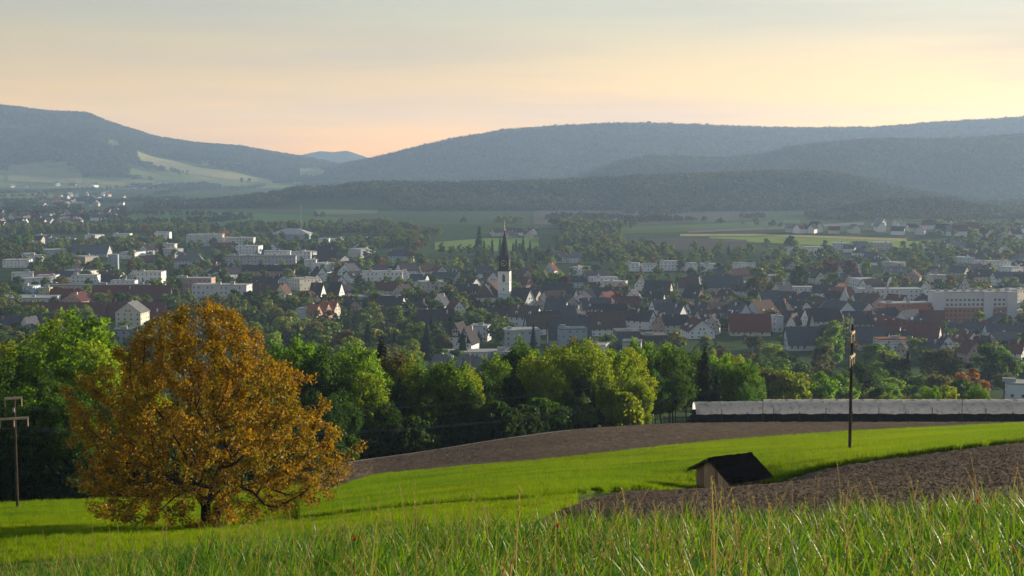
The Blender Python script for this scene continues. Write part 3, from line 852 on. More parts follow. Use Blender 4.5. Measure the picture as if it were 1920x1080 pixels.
# ---- the tree belt behind the ploughed field: (photo column, row of the top, distance, colour)
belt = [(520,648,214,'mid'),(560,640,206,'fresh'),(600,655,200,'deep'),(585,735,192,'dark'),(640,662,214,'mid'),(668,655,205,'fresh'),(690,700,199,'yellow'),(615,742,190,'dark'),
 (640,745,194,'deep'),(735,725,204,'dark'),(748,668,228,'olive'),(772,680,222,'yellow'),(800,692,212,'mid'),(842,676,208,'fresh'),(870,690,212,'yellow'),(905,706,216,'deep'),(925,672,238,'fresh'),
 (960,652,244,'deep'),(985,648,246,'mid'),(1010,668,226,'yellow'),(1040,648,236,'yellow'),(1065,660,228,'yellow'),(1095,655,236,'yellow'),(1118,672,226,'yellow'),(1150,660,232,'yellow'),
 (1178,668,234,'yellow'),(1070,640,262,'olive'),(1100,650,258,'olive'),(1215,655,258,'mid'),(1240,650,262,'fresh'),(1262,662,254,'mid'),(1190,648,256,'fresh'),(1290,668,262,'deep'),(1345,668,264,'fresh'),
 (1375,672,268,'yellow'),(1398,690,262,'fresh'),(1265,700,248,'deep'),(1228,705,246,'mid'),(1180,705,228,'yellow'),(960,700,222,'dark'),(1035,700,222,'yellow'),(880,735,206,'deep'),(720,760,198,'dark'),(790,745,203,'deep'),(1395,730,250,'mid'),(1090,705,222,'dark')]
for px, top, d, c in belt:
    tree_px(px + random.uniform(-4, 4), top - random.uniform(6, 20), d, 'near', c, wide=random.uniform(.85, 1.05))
for px, top, d in [(715,628,262),(1322,648,256),(1345,690,252),(328+380,690,240),(1105,712,221),(748,705,205)]:
    tree_px(px, top, d, 'conifer', 'needle', name='conifer', noun='conifer', wide=random.uniform(.9, 1.2))
# shrubs along the foot of the belt
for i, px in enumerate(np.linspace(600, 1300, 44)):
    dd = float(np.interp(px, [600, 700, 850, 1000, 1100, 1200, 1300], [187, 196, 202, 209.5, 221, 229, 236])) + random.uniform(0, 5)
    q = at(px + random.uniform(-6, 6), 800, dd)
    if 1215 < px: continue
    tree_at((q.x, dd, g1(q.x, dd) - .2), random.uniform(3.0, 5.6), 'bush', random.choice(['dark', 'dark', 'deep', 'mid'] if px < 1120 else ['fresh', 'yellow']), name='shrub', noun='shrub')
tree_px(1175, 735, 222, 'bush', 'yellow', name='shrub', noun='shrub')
tree_px(1205, 712, 226, 'near', 'yellow')
# ---- left wood behind the orange tree
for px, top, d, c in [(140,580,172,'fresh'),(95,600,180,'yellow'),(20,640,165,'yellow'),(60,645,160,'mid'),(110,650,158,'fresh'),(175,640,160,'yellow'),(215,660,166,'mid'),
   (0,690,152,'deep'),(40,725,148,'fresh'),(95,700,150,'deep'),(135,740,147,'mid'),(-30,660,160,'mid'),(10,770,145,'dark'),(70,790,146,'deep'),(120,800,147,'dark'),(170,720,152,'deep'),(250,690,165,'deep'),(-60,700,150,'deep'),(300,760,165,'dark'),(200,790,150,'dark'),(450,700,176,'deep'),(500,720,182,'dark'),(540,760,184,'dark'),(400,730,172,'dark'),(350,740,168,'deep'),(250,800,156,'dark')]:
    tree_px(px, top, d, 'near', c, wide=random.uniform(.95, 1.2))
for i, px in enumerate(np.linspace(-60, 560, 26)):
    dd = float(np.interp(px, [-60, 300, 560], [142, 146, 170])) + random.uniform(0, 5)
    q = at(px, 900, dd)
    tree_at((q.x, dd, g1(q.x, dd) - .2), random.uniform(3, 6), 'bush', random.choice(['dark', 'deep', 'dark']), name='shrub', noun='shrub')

# ------------------------------------------------------------------ town
WALLC = {'white': (.72,.72,.71), 'cream': (.60,.56,.46), 'grey': (.40,.41,.42), 'pale': (.55,.56,.58), 'pink': (.44,.29,.235), 'salmon': (.46,.19,.115), 'yellow': (.58,.52,.26), 'brown': (.10,.07,.05), 'bluegrey': (.30,.36,.42), 'blue': (.13,.25,.40), 'dark': (.05,.055,.065), 'beige': (.46,.40,.34), 'teal': (.07,.10,.115), 'lightblue': (.45,.58,.66)}
ROOFC = {'dark': (.060,.054,.060), 'slate': (.085,.090,.108), 'brown': (.11,.074,.062), 'maroon': (.14,.064,.056), 'red': (.16,.055,.040), 'orange': (.33,.13,.07), 'grey': (.17,.175,.18), 'light': (.40,.40,.39), 'bluegrey': (.11,.13,.16)}
BUILT = []     # (px0, px1, top, base row, distance, footprint x, y, radius)
def win_grid(m, L, W, h, storeys, sx=3.4, skip=.22, r=random):
    """windows as thin boxes set 3 cm proud of the walls, on all four sides"""
    sh = h / storeys
    for s in range(storeys):
        z0 = s*sh + sh*.34; z1 = z0 + sh*.40
        n = max(1, int(L / sx))
        for k in range(n):
            x = -L/2 + (k + .5) * L / n; w = min(.48, L/n*.26)
            if r.random() > skip: m.box(x-w, x+w, -W/2-.03, -W/2+.02, z0, z1)
            if r.random() > skip: m.box(x-w, x+w, W/2-.02, W/2+.03, z0, z1)
        n = max(1, int(W / sx))
        for k in range(n):
            y = -W/2 + (k + .5) * W / n; w = min(.48, W/n*.26)
            if r.random() > skip: m.box(L/2-.02, L/2+.03, y-w, y+w, z0, z1)
            if r.random() > skip: m.box(-L/2-.03, -L/2+.02, y-w, y+w, z0, z1)
def gable_roof(m, L, W, h, rh, over=.6, th=.22):
    """two slabs; ridge along x"""
    for s in (-1, 1):
        y = s * W / 2; yo = s * (W/2 + over); zo = h - over * rh / (W/2)
        a = [(-L/2-over, yo, zo), (L/2+over, yo, zo), (L/2+over, 0, h+rh), (-L/2-over, 0, h+rh)]
        if s < 0: pass
        m.prism(a, (0, 0, th))
def house(p, L, W, h, rh, yaw, wall, roof, kind='gable', storeys=2, name='gabled_house', chim=1, dorm=0, windows=True, single=False, sub=0):
    """house with walls, roof, windows, chimneys and dormers; origin on the ground"""
    e = empty(name, p, yaw)
    m = MB()
    if kind == 'gable':
        m.add([(-L/2,-W/2,-4),(L/2,-W/2,-4),(L/2,W/2,-4),(-L/2,W/2,-4),(-L/2,-W/2,h),(L/2,-W/2,h),(L/2,W/2,h),(-L/2,W/2,h),(-L/2,0,h+rh-.03),(L/2,0,h+rh-.03)],
              [(0,1,5,4),(2,3,7,6),(1,2,6,9,5),(3,0,4,8,7),(4,5,9,8),(6,7,8,9)])
    else:
        m.box(-L/2, L/2, -W/2, W/2, -4, h)
    w = m.build('wall', M['wall'], e); w.color = (*WALLC[wall], 1)
    m = MB()
    if kind == 'gable': gable_roof(m, L, W, h+.03, rh)
    elif kind == 'hip':
        o = .6; k = min(L, W) / 2 * .92
        m.add([(-L/2-o,-W/2-o,h-.05),(L/2+o,-W/2-o,h-.05),(L/2+o,W/2+o,h-.05),(-L/2-o,W/2+o,h-.05),
               (-L/2-o,-W/2-o,h+.2),(L/2+o,-W/2-o,h+.2),(L/2+o,W/2+o,h+.2),(-L/2-o,W/2+o,h+.2), (-L/2+k,0,h+rh),(L/2-k,0,h+rh)],
              [(3,2,1,0),(0,1,5,4),(1,2,6,5),(2,3,7,6),(3,0,4,7),(4,5,9,8),(5,6,9),(6,7,8,9),(7,4,8)])
    else:
        m.box(-L/2-.25, L/2+.25, -W/2-.25, W/2+.25, h+.01, h+.5)
    ro = m.build('roof', M['roof'], e); ro.color = (*ROOFC[roof], 1)
    if kind == 'flat':
        for k in range(max(1, int(L // 14))):
            x = random.uniform(-L*.42, L*.42); s = random.uniform(1, 2.2)
            m = MB(); m.box(x-s, x+s, -W*.2-s*.5, -W*.2+s*.5, h+.5, h+.5+random.uniform(.8, 2.2))
            m.build('roof_plant', M['concrete'], ro)
    if windows:
        m = MB(); win_grid(m, L, W, h, storeys)
        if kind == 'gable' and rh > 3:
            for s in (-1, 1):
                for y in (-1.1, 1.1):
                    if W > 7: m.box(s*L/2-.03, s*L/2+.03, y-.45, y+.45, h+.5, h+1.7)
        g = m.build('windows', M['glass'], e); g['kind'] = 'stuff'
    for k in range(chim):
        if kind == 'flat': break
        x = random.uniform(-L*.35, L*.35); y = random.choice((-1, 1)) * W * .12
        m = MB(); z = h + rh * (1 - abs(y)/(W/2))
        m.box(x-.4, x+.4, y-.4, y+.4, z-.5, z+1.7); m.box(x-.5, x+.5, y-.5, y+.5, z+1.71, z+1.85)
        c = m.build('chimney', M['wall'], ro); c.color = random.choice([(.55,.5,.45,1), (.35,.17,.12,1), (.6,.6,.58,1)])
    for k in range(dorm):
        x = -L/2 + (k + .5) * L / dorm
        for s in (-1, 1):
            y0 = s*W*.40; z0 = h + rh*.20
            m = MB(); m.add([(x-.8, y0, z0), (x+.8, y0, z0), (x+.8, y0, z0+1.3), (x, y0, z0+2.0), (x-.8, y0, z0+1.3),
                             (x-.8, s*W*.1, z0), (x+.8, s*W*.1, z0), (x+.8, s*W*.1, z0+1.3), (x, s*W*.1, z0+2.0), (x-.8, s*W*.1, z0+1.3)],
                            [(0,1,2,3,4), (1,6,7,2), (2,7,8,3), (3,8,9,4), (4,9,5,0)])
            d = m.build('dormer', M['wall'], ro); d.color = (*random.choice([WALLC['white'], WALLC['white'], ROOFC['dark']]), 1)
            m = MB(); m.box(x-.4, x+.4, y0-.03, y0+.03, z0+.3, z0+1.25); m.build('pane', M['glass'], ro)
    return e
def note(x, y, z, L, W, h):
    d = y
    px, base = project((x, y, z)); _, top = project((x, y, z + h))
    s = max(L, W) * .5 / d * FPX
    BUILT.append((px - s, px + s, top, base, d, x, y, max(L, W) * .55))
WD = {'white': 'white', 'cream': 'cream', 'grey': 'grey', 'pale': 'pale', 'pink': 'pink', 'salmon': 'salmon', 'yellow': 'yellow', 'brown': 'brown', 'bluegrey': 'blue-grey', 'blue': 'blue', 'dark': 'dark', 'beige': 'beige', 'teal': 'dark teal', 'lightblue': 'light blue'}
RD = {'dark': 'dark', 'slate': 'slate', 'brown': 'brown', 'maroon': 'maroon', 'red': 'red', 'orange': 'orange', 'grey': 'grey', 'light': 'light', 'bluegrey': 'blue-grey'}
def place(px0, px1, base, top, kind='gable', yaw=0, wall='white', roof='dark', W=None, storeys=None, frac=.5, dorm=0, chim=1, label=None, name=None, dmin=420, windows=True):
    """building filling a box of the photo: columns px0..px1, ground row base, highest row top"""
    base = top + (base - top) * (.72 if kind == 'flat' else .86)
    p = hit((px0 + px1) / 2, base, dmin)
    s = p.y / FPX
    ext = (px1 - px0) * s; H = max((base - top) * s, 3.0)
    ca, sa = abs(math.cos(R(yaw))), abs(math.sin(R(yaw)))
    if kind == 'flat':
        W = W or 13.0; L = max((ext - W*sa) / max(ca, .3), 5.0); h = max(H - .5 - W*.03, 2.6); rh = 0
    else:
        W = W or min(11.0, ext*.9)
        if sa > .8: W = ext * .92; L = 14.0
        else: L = max((ext - W*sa) / max(ca, .3), 6.0)
        rh = H * frac; h = H - rh
    st = storeys or max(1, round(h / 2.9))
    nm = name or {'gable': 'gabled_house', 'hip': 'hipped_house', 'flat': 'flat_roofed_block'}[kind]
    e = house(p, L, W, h, rh, R(yaw), wall, roof, kind, st, nm, chim, dorm, windows)
    note(p.x, p.y, p.z, L*ca + W*sa, W, H)
    noun = {'gable': 'gabled house', 'hip': 'hipped house', 'flat': 'flat-roofed block'}[kind]
    if label: tag(e, label, 'building', 'buildings of the town')
    else:
        tag(e, None, 'building' if kind == 'flat' else 'house', 'buildings of the town')
        AUTO.append((e, (WD[wall] + ' ' + noun + ((' with ' + RD[roof] + ' roof') if kind != 'flat' else '')), p + Vector((0, 0, H/2))))
    return e

# ---- church
def church():
    b = hit(946, 573, 600); b = Vector((U2X(946, 1050), 1050, g1(U2X(946, 1050), 1050)))
    e = empty('church', b, R(-9))
    w = 4.3
    zt = at(946, 508, 1050).z - b.z; zc = at(946, 481, 1050).z - b.z; zs = at(946, 432, 1050).z - b.z; zf = at(946, 413, 1050).z - b.z
    m = MB(); m.box(-w, w, -w, w, -4, zt)
    t = m.build('tower', M['white'], e)
    for z in (zt*.30, zt*.62):
        m = MB(); m.box(-w-.12, w+.12, -w-.12, w+.12, z, z+.3); m.build('string_course', M['concrete'], t)
    m = MB(); m.box(-w-.45, w+.45, -w-.45, w+.45, zt+.005, zt+.8); m.build('cornice', M['slate'], t)
    m = MB(); w2 = w*.86; m.box(-w2, w2, -w2, w2, zt+.81, zc); bel = m.build('belfry', M['slate'], e)
    m = MB(); m.box(-w2-.3, w2+.3, -w2-.3, w2+.3, zc+.005, zc+.5); m.build('eave', M['slate'], bel)
    m = MB()                                     # spire with a flared foot
    prof = [(w2*1.08, zc+.51), (w2*.92, zc+1.6), (w2*.74, zc+4.5), (w2*.47, zc+(zs-zc)*.55), (w2*.23, zc+(zs-zc)*.80), (.14, zs)]
    V = []
    for r_, z in prof:
        for k in range(8):
            a = math.pi/8 + k*math.pi/4; V.append((r_*1.06*math.cos(a), r_*1.06*math.sin(a), z))
    Fq = [(i*8+k, i*8+(k+1) % 8, (i+1)*8+(k+1) % 8, (i+1)*8+k) for i in range(len(prof)-1) for k in range(8)]
    m.add(V, Fq); m.build('spire', M['slate'], e)
    m = MB(); m.tube([(0,0,zs-.5), (0,0,zf)], .09, 6)
    for z, r_ in ((zs+.4, .5), (zs+2.6, .34)):
        m.tube([(0,0,z-r_), (0,0,z-r_*.7), (0,0,z), (0,0,z+r_*.7), (0,0,z+r_)], [.05, r_*.7, r_, r_*.7, .05], 8)
    m.box(-.9, .9, -.07, .07, zf-1.9, zf-1.65); m.tube([(0,0,zf-.4), (0,0,zf), (0,0,zf+.4)], [.05,.3,.05], 6)
    m.build('finial', M['gold'], e)
    zk = (zt + zc)/2 + .6
    for ax in range(4):                         # clock on each face: ring, twelve marks, two hands
        c = empty('clock', (0, 0, 0), 0); c.parent = e; c.rotation_euler = (0, 0, ax*math.pi/2)
        m = MB(); y = -w2 - .06; rr = 2.3; pts = [(rr*math.cos(a), y, zk + rr*math.sin(a)) for a in np.linspace(0, 2*math.pi, 29)[:-1]]
        m.prism(pts, (0, .05, 0)); m.build('clock_face', M['slate'], c)
        m = MB()
        for k in range(12):
            a = k*math.pi/6; ca, sa = math.cos(a), math.sin(a)
            q = [(r1*ca - s*.17*sa, y-.06, zk + r1*sa + s*.17*ca) for r1, s in ((1.65,-1),(2.2,-1),(2.2,1),(1.65,1))]
            m.prism(q, (0, .05, 0))
        m.build('clock_marks', M['gold'], c)['kind'] = 'stuff'
        m = MB()
        for a, l in ((R(200), 1.3), (R(-75), 1.7)):
            ca, sa = math.cos(a), math.sin(a)
            m.prism([(-.13*sa, y-.13, zk+.13*ca), (l*ca-.08*sa, y-.13, zk+l*sa+.08*ca), (l*ca+.08*sa, y-.13, zk+l*sa-.08*ca), (.13*sa, y-.13, zk-.13*ca)], (0, .05, 0))
        m.build('clock_hands', M['gold'], c)
        m = MB(); zw = zt*.68; hw = 1.05             # pointed sound window and a slit below
        m.prism([(-hw,-w-.04,zw),(hw,-w-.04,zw),(hw,-w-.04,zw+4.2),(hw*.6,-w-.04,zw+5.4),(0,-w-.04,zw+6.0),(-hw*.6,-w-.04,zw+5.4),(-hw,-w-.04,zw+4.2)], (0,.08,0))
        ow = m.build('window', M['glass'], t); ow.rotation_euler = (0, 0, ax*math.pi/2)
        m = MB(); m.box(-.4, .4, -w-.04, -w+.03, zt*.42, zt*.42+2.0)
        ow = m.build('window', M['glass'], t); ow.rotation_euler = (0, 0, ax*math.pi/2)
    # nave: tall roof running left of the tower
    L, W, h, rh = 24.0, 13.0, 6.5, 10.0
    n = empty('nave', (-w-6.5+1.2, 7, 0), 0); n.parent = e; n.rotation_euler = (0, 0, R(74))
    m = MB(); m.add([(-L/2,-W/2,-4),(L/2,-W/2,-4),(L/2,W/2,-4),(-L/2,W/2,-4),(-L/2,-W/2,h),(L/2,-W/2,h),(L/2,W/2,h),(-L/2,W/2,h),(-L/2,0,h+rh-.03),(L/2,0,h+rh-.03)],
              [(0,1,5,4),(2,3,7,6),(1,2,6,9,5),(3,0,4,8,7),(4,5,9,8),(6,7,8,9)])
    m.build('nave_wall', M['white'], n)
    m = MB(); gable_roof(m, L, W, h+.03, rh); ro = m.build('nave_roof', M['roof'], n); ro.color = (*ROOFC['brown'], 1)
    tag(e, 'white church tower with tall dark pointed spire and gilded clock', 'church')
    note(b.x, b.y, b.z, 9, 9, 60); note(b.x-9, b.y+4, b.z, 20, 14, 16)
    return e
church()

# ---- buildings that can be told apart in the photograph
P_ = place
P_(940,1013,660,614,'flat',8,'grey','light',W=14,storeys=3,label='grey three-storey flat block below the church tower')
P_(881,921,650,607,'flat',-10,'pale','light',W=12,label='pale flat-roofed block right of the half-timbered houses')
P_(982,1062,632,590,'gable',12,'white','brown',frac=.62,label='long brown roof with white left gable below the church tower')
P_(1026,1108,655,594,'gable',4,'grey','slate',frac=.72,W=14,label='long grey roof in front of the large brown farm roof')
P_(1095,1173,634,584,'gable',14,'white','brown',frac=.66,W=15,dorm=2,label='large brown farmhouse roof with white gable on its right end')
P_(1045,1100,668,612,'flat',6,'bluegrey','bluegrey',W=12,label='blue-grey glazed modern block below the long grey roof')
P_(1046,1066,666,614,'flat',6,'salmon','light',W=5,label='narrow salmon coloured block end beside the glazed modern block')
P_(1088,1145,690,640,'flat',-12,'white','light',W=16,label='low white-edged flat roof just above the belt trees')
P_(1150,1198,672,616,'flat',5,'teal','grey',W=14,label='dark teal cube block right of the low white roof')
P_(1200,1250,672,624,'flat',5,'dark','grey',W=12,label='dark low flat block at the right of the teal cube')
P_(1165,1205,690,636,'flat',-8,'grey','grey',W=12,label='grey low block in front of the dark teal cube')
P_(1103,1158,552,518,'flat',4,'white','light',W=12,label='white modern terraced house with flat roofs right of spire')
P_(1118,1146,546,508,'gable',20,'white','grey')
P_(1190,1211,548,520,'gable',80,'white','dark')
P_(1032,1062,496,470,'hip',10,'pale','grey',label='large pale house with hipped roof left of its twin in trees')
P_(1064,1092,496,472,'hip',10,'pale','grey',label='large pale house with hipped roof right of its twin in trees')
for a, b_, t_ in ((1174,1200,492),(1202,1232,494),(1236,1280,488),(1282,1306,492),(1312,1346,493),(1368,1416,492)): P_(a,b_,514,t_,'flat',random.uniform(-8,8),'white','light',W=11)
P_(1226,1252,628,588,'gable',72,'pink','dark',frac=.5,label='pink gabled house at right of the large farmhouse roof')
P_(1240,1290,628,590,'gable',8,'cream','dark')
P_(1281,1303,606,567,'gable',70,'white','dark')
P_(1366,1444,634,588,'gable',-4,'cream','red',frac=.75,W=14,label='broad red-brown roof in the old town near the belt')
P_(1444,1466,634,590,'flat',25,'white','light',W=8)
P_(1478,1498,634,588,'gable',65,'white','brown',frac=.45)
P_(1512,1528,634,586,'gable',84,'white','dark',frac=.85,label='narrow white pointed gable left of the right utility pole')
P_(1588,1600,634,584,'gable',84,'white','dark',frac=.85,label='narrow white pointed gable above the right utility pole')
P_(1470,1545,662,612,'gable',5,'pale','slate',frac=.7,W=13,label='dark blue-grey roof left of the right utility pole')
P_(1604,1655,662,612,'gable',-5,'pale','slate',frac=.65,W=13)
P_(1545,1577,582,545,'gable',-14,'salmon','dark',frac=.35,label='salmon red house with dark roof in the old town')
P_(1574,1592,586,540,'gable',75,'white','slate')
P_(1453,1530,560,536,'flat',-3,'white','light',W=12,label='long low white flat roof amid the dark old town')
P_(1604,1728,586,539,'flat',6,'pale','light',W=14,label='long pale grey apartment block left of salmon and white block')
P_(1650,1742,618,565,'flat',5,'salmon','light',W=12,storeys=4,label='salmon wing in front of the salmon and white block')
def salmon_block():
    p = hit(1820, 604, 600); s = p.y/FPX
    L = 150*s; W = 14; h1 = 15*s*2.0; h = (604-546)*s
    e = empty('apartment_block', p, R(4))
    m = MB(); m.box(-L/2, L/2, -W/2, W/2, -4, h1); o = m.build('lower_wall', M['wall'], e); o.color = (*WALLC['salmon'], 1)
    m = MB(); m.box(-L/2-.3, L/2+.3, -W/2-.3, W/2+.3, h1+.01, h); o = m.build('upper_wall', M['wall'], e); o.color = (*WALLC['pale'], 1)
    for x in (-L/2+1.5, L*.16, L/2-2):
        m = MB(); m.box(x-3.2, x+3.2, -W/2-1.4, -W/2-.32, -4, h+.6); o = m.build('stair_tower', M['wall'], e); o.color = (*WALLC['pale'], 1)
    m = MB(); m.box(-L/2-.6, L/2+.6, -W/2-.6, W/2+.6, h+.01, h+.5)
    for k in range(9): x = -L/2 + (k+.5)*L/9; m.box(x-1, x+1, -2, 0, h+.5, h+.5+random.uniform(.8, 2))
    o = m.build('roof', M['roof'], e); o.color = (*ROOFC['light'], 1)
    g = MB(); g.box(-.8, .8, 0, .06, 0, 1.5); gm = g.mesh('block_window', [M['glass']])
    for zz, row in ((1.5, 0), (4.6, 0), (7.6, 0), (h1+1.2, 1), (h1+4.2, 1)):
        if zz + 1.5 > h: continue
        for k in range(18):
            x = -L/2 + (k+.5)*L/18
            if min(abs(x-(-L/2+1.5)), abs(x-L*.16), abs(x-(L/2-2))) < 4: continue
            new_obj('window', gm, e, (x, -W/2-.04-(.3 if row else 0), zz))
    tag(e, 'long housing block, salmon below and pale grey above, at right', 'building')
    note(p.x, p.y, p.z, L, W, h)
salmon_block()
P_(1872,1925,604,540,'flat',40,'cream','light',W=14,label='cream block behind the right end of the salmon housing block')
P_(1686,1748,634,600,'hip',5,'white','dark',label='white house with dark hipped roof in front of salmon wing')
P_(1640,1692,656,600,'gable',-25,'white','maroon',frac=.6)
P_(1712,1768,660,604,'gable',-30,'white','maroon',frac=.6)
P_(1754,1792,640,604,'gable',-4,'yellow','slate',frac=.3,label='yellow house with slate roof below the salmon housing block')
P_(1790,1850,640,602,'hip',3,'white','slate')
P_(1846,1918,652,606,'gable',-5,'white','slate',frac=.35,storeys=3,label='white three-storey house with grey roof near right edge')
P_(1640,1704,676,632,'flat',5,'white','orange',W=10,label='low white flat block with orange roof edge at right')
P_(1824,1856,668,630,'gable',10,'brown','dark',label='dark brown timber house near the right edge')
P_(1892,1926,686,638,'gable',-40,'white','red')
P_(1880,1930,800,712,'flat',-15,'white','light',W=9,dmin=330,label='white flat-roofed house at right edge above the film tunnel')
P_(1318,1392,562,517,'gable',3,'beige','slate',frac=.5)
P_(1270,1309,560,520,'gable',3,'cream','brown',frac=.5)
P_(1722,1746,562,528,'gable',70,'white','dark')
P_(1798,1816,556,520,'gable',72,'cream','dark')
P_(1826,1892,520,488,'flat',5,'white','light',W=12,label='long white flat-roofed terrace at right above the salmon block')
P_(1740,1775,548,514,'flat',10,'beige','light',W=10)
P_(1860,1925,538,510,'gable',3,'white','slate',frac=.4)
P_(1470,1540,488,461,'flat',0,'white','light',W=18)
# left part of town
def timbered(px0, px1, base, top, label):
    e = P_(px0, px1, base, top, 'gable', 74, 'white', 'dark', frac=.5, W=None, label=label)
    base = top + (base-top)*.86; p = hit((px0+px1)/2, base, 420); s = p.y/FPX; W = (px1-px0)*s*.92; H = (base-top)*s; h = H*.5; rh = H*.5; L = 14.0
    x = -L/2 - .06
    m = MB(); m.prism([(x, -W/2+.1, h-.1), (x, W/2-.1, h-.1), (x, 0, h+rh-.25)], (.05, 0, 0)); g = m.build('gable_boarding', M['timber_dark'], e)
    for y0, z0, y1, z1 in ((-W*.16,h+.5,-W*.16,h+rh*.6),(0,h+.5,0,h+rh*.8),(W*.16,h+.5,W*.16,h+rh*.6),(-W*.22,h+rh*.28,W*.22,h+rh*.28),(-W*.16,h+rh*.58,W*.16,h+rh*.58),(-W*.16,h+.5,0,h+rh*.28),(W*.16,h+.5,0,h+rh*.28)):
        m = MB(); m.tube([(x-.05, y0, z0), (x-.05, y1, z1)], .17, 4); m.build('beam', M['white'], g)
timbered(846,876,662,604,'half-timbered white house with black gable, left of its twin')
timbered(863,893,678,611,'half-timbered white house with black gable, right of its twin')
P_(890,926,585,535,'hip',10,'white','brown')
P_(912,976,602,576,'gable',4,'cream','dark',frac=.7,W=12,label='long dark roof right at the foot of the church tower')
P_(679,756,545,507,'flat',3,'white','light',W=12,storeys=3,label='long white three-storey block left of the church tower')
P_(766,806,540,514,'gable',-22,'white','slate')
P_(638,672,525,494,'gable',60,'white','slate')
P_(640,758,582,553,'flat',2,'bluegrey','light',W=14,label='long low blue-grey hall roof left of the church')
P_(706,748,602,574,'gable',15,'cream','brown',frac=.7)
P_(768,802,595,562,'hip',0,'cream','dark')
P_(782,852,622,580,'gable',3,'pink','dark',frac=.7,W=13)
P_(725,776,495,468,'hip',0,'pale','slate',label='dark broad hall roof among trees left of the spire')
P_(580,612,576,530,'gable',-20,'white','dark',frac=.6)
P_(614,646,572,528,'gable',-20,'white','dark',frac=.6)
P_(556,586,612,576,'flat',-18,'pale','light',W=10,storeys=3)
P_(576,604,610,570,'gable',-24,'pink','orange',frac=.4,label='pink terraced block with orange roof right of orange tree')
P_(598,622,606,566,'gable',-28,'pink','orange',frac=.4)
P_(614,638,603,563,'gable',-24,'cream','orange',frac=.4)
P_(496,546,505,469,'flat',4,'white','light',W=12,label='bright white block right of the grey long blocks')
P_(546,584,508,471,'flat',4,'white','light',W=10)
P_(424,556,516,478,'flat',5,'grey','grey',W=14,storeys=4,label='long grey four-storey block below the yellow crane')
P_(455,553,534,497,'gable',4,'pink','dark',frac=.3,W=12,storeys=3,label='long pinkish block with dark roof left of the mast')
P_(331,402,558,519,'flat',-4,'pink','light',W=12,storeys=3)
P_(362,472,588,531,'flat',-8,'pale','light',W=13,storeys=4,label='large pale apartment block just above the orange tree')
P_(474,522,548,519,'gable',3,'white','dark',frac=.5)
P_(474,540,560,532,'gable',5,'cream','brown',frac=.75)
P_(520,542,570,533,'gable',78,'cream','brown')
P_(328,382,508,474,'hip',5,'pale','grey')
P_(352,420,470,438,'flat',3,'pale','light',W=20,label='wide pale works building left of the yellow crane')
P_(418,478,472,444,'flat',3,'pale','light',W=20,label='wide pale works building right of the yellow crane')
P_(510,584,452,428,'hip',0,'bluegrey','light',W=40,label='wide pale hall at the far town edge by the mast')
P_(594,632,505,461,'gable',20,'brown','dark',frac=.7)
P_(598,618,470,446,'flat',0,'white','light')
P_(137,186,546,514,'flat',3,'white','light',W=12,storeys=3,label='white three-storey block left of its twin above maroon roofs')
P_(259,309,546,507,'flat',-4,'white','light',W=13,storeys=3,label='white three-storey block right of its twin above maroon roofs')
P_(211,256,550,524,'flat',0,'white','light',W=10)
P_(202,224,516,476,'flat',10,'bluegrey','light',W=12,storeys=6,label='blue-grey tower block in the left part of town')
P_(90,300,560,532,'flat',1,'beige','grey',W=12,storeys=3,label='very long beige flat-roofed row on the left')
P_(46,73,572,534,'flat',-12,'lightblue','light',W=11,storeys=3)
P_(75,97,570,538,'flat',5,'yellow','light',W=10)
P_(96,152,576,541,'gable',4,'pink','red',frac=.6,W=13)
P_(120,173,588,548,'gable',66,'pink','maroon',frac=.4,label='pink house with gable facing us left of orange tree')
P_(176,322,578,535,'gable',2,'brown','maroon',frac=.65,W=16,label='very long maroon roof behind the top of orange tree')
P_(0,108,584,553,'flat',2,'pale','light',W=26,storeys=1,label='wide low pale flat roofs at the left edge')
P_(26,200,606,567,'gable',1,'brown','maroon',frac=.8,W=18,label='wide dark maroon warehouse roof at left')
P_(205,312,604,566,'gable',1,'brown','maroon',frac=.8,W=18)
P_(222,276,626,565,'gable',82,'cream','grey',frac=.35,W=18,label='cream gabled hall with glass front left of orange tree')
P_(236,270,630,583,'flat',2,'lightblue','light',W=6,label='light blue cube in front of the cream gabled hall')
P_(-10,92,640,592,'gable',-3,'bluegrey','slate',frac=.6,W=14,label='long slate-blue roof at the lower left edge')
P_(40,73,644,594,'gable',80,'white','slate',frac=.45,label='white gable at the end of the slate-blue roof')
P_(214,258,660,614,'flat',6,'grey','grey',W=12)
P_(290,318,610,580,'gable',5,'cream','red',frac=.6)
P_(420,470,612,588,'flat',-10,'white','light',W=10)
P_(56,82,500,477,'flat',0,'white','light'); P_(88,108,470,446,'flat',0,'bluegrey','grey'); P_(112,142,470,446,'flat',0,'bluegrey','grey')
P_(138,206,484,459,'gable',2,'grey','bluegrey',frac=.7,W=24); P_(214,246,458,437,'flat',0,'white','light'); P_(292,320,456,434,'flat',0,'white','light')
P_(244,270,478,456,'flat',0,'white','light'); P_(308,330,482,456,'flat',0,'cream','light')
# terraced roofs just above the belt trees
for k, px in enumerate((812,838,862,888,914,940)):
    P_(px, px+30, 712, 664+(k % 2)*5, 'gable', -20, 'white', 'grey', frac=.5, W=9)
P_(830,985,700,655,'flat',2,'pale','light',W=12,label='long pale flat roof above the belt trees in the centre')

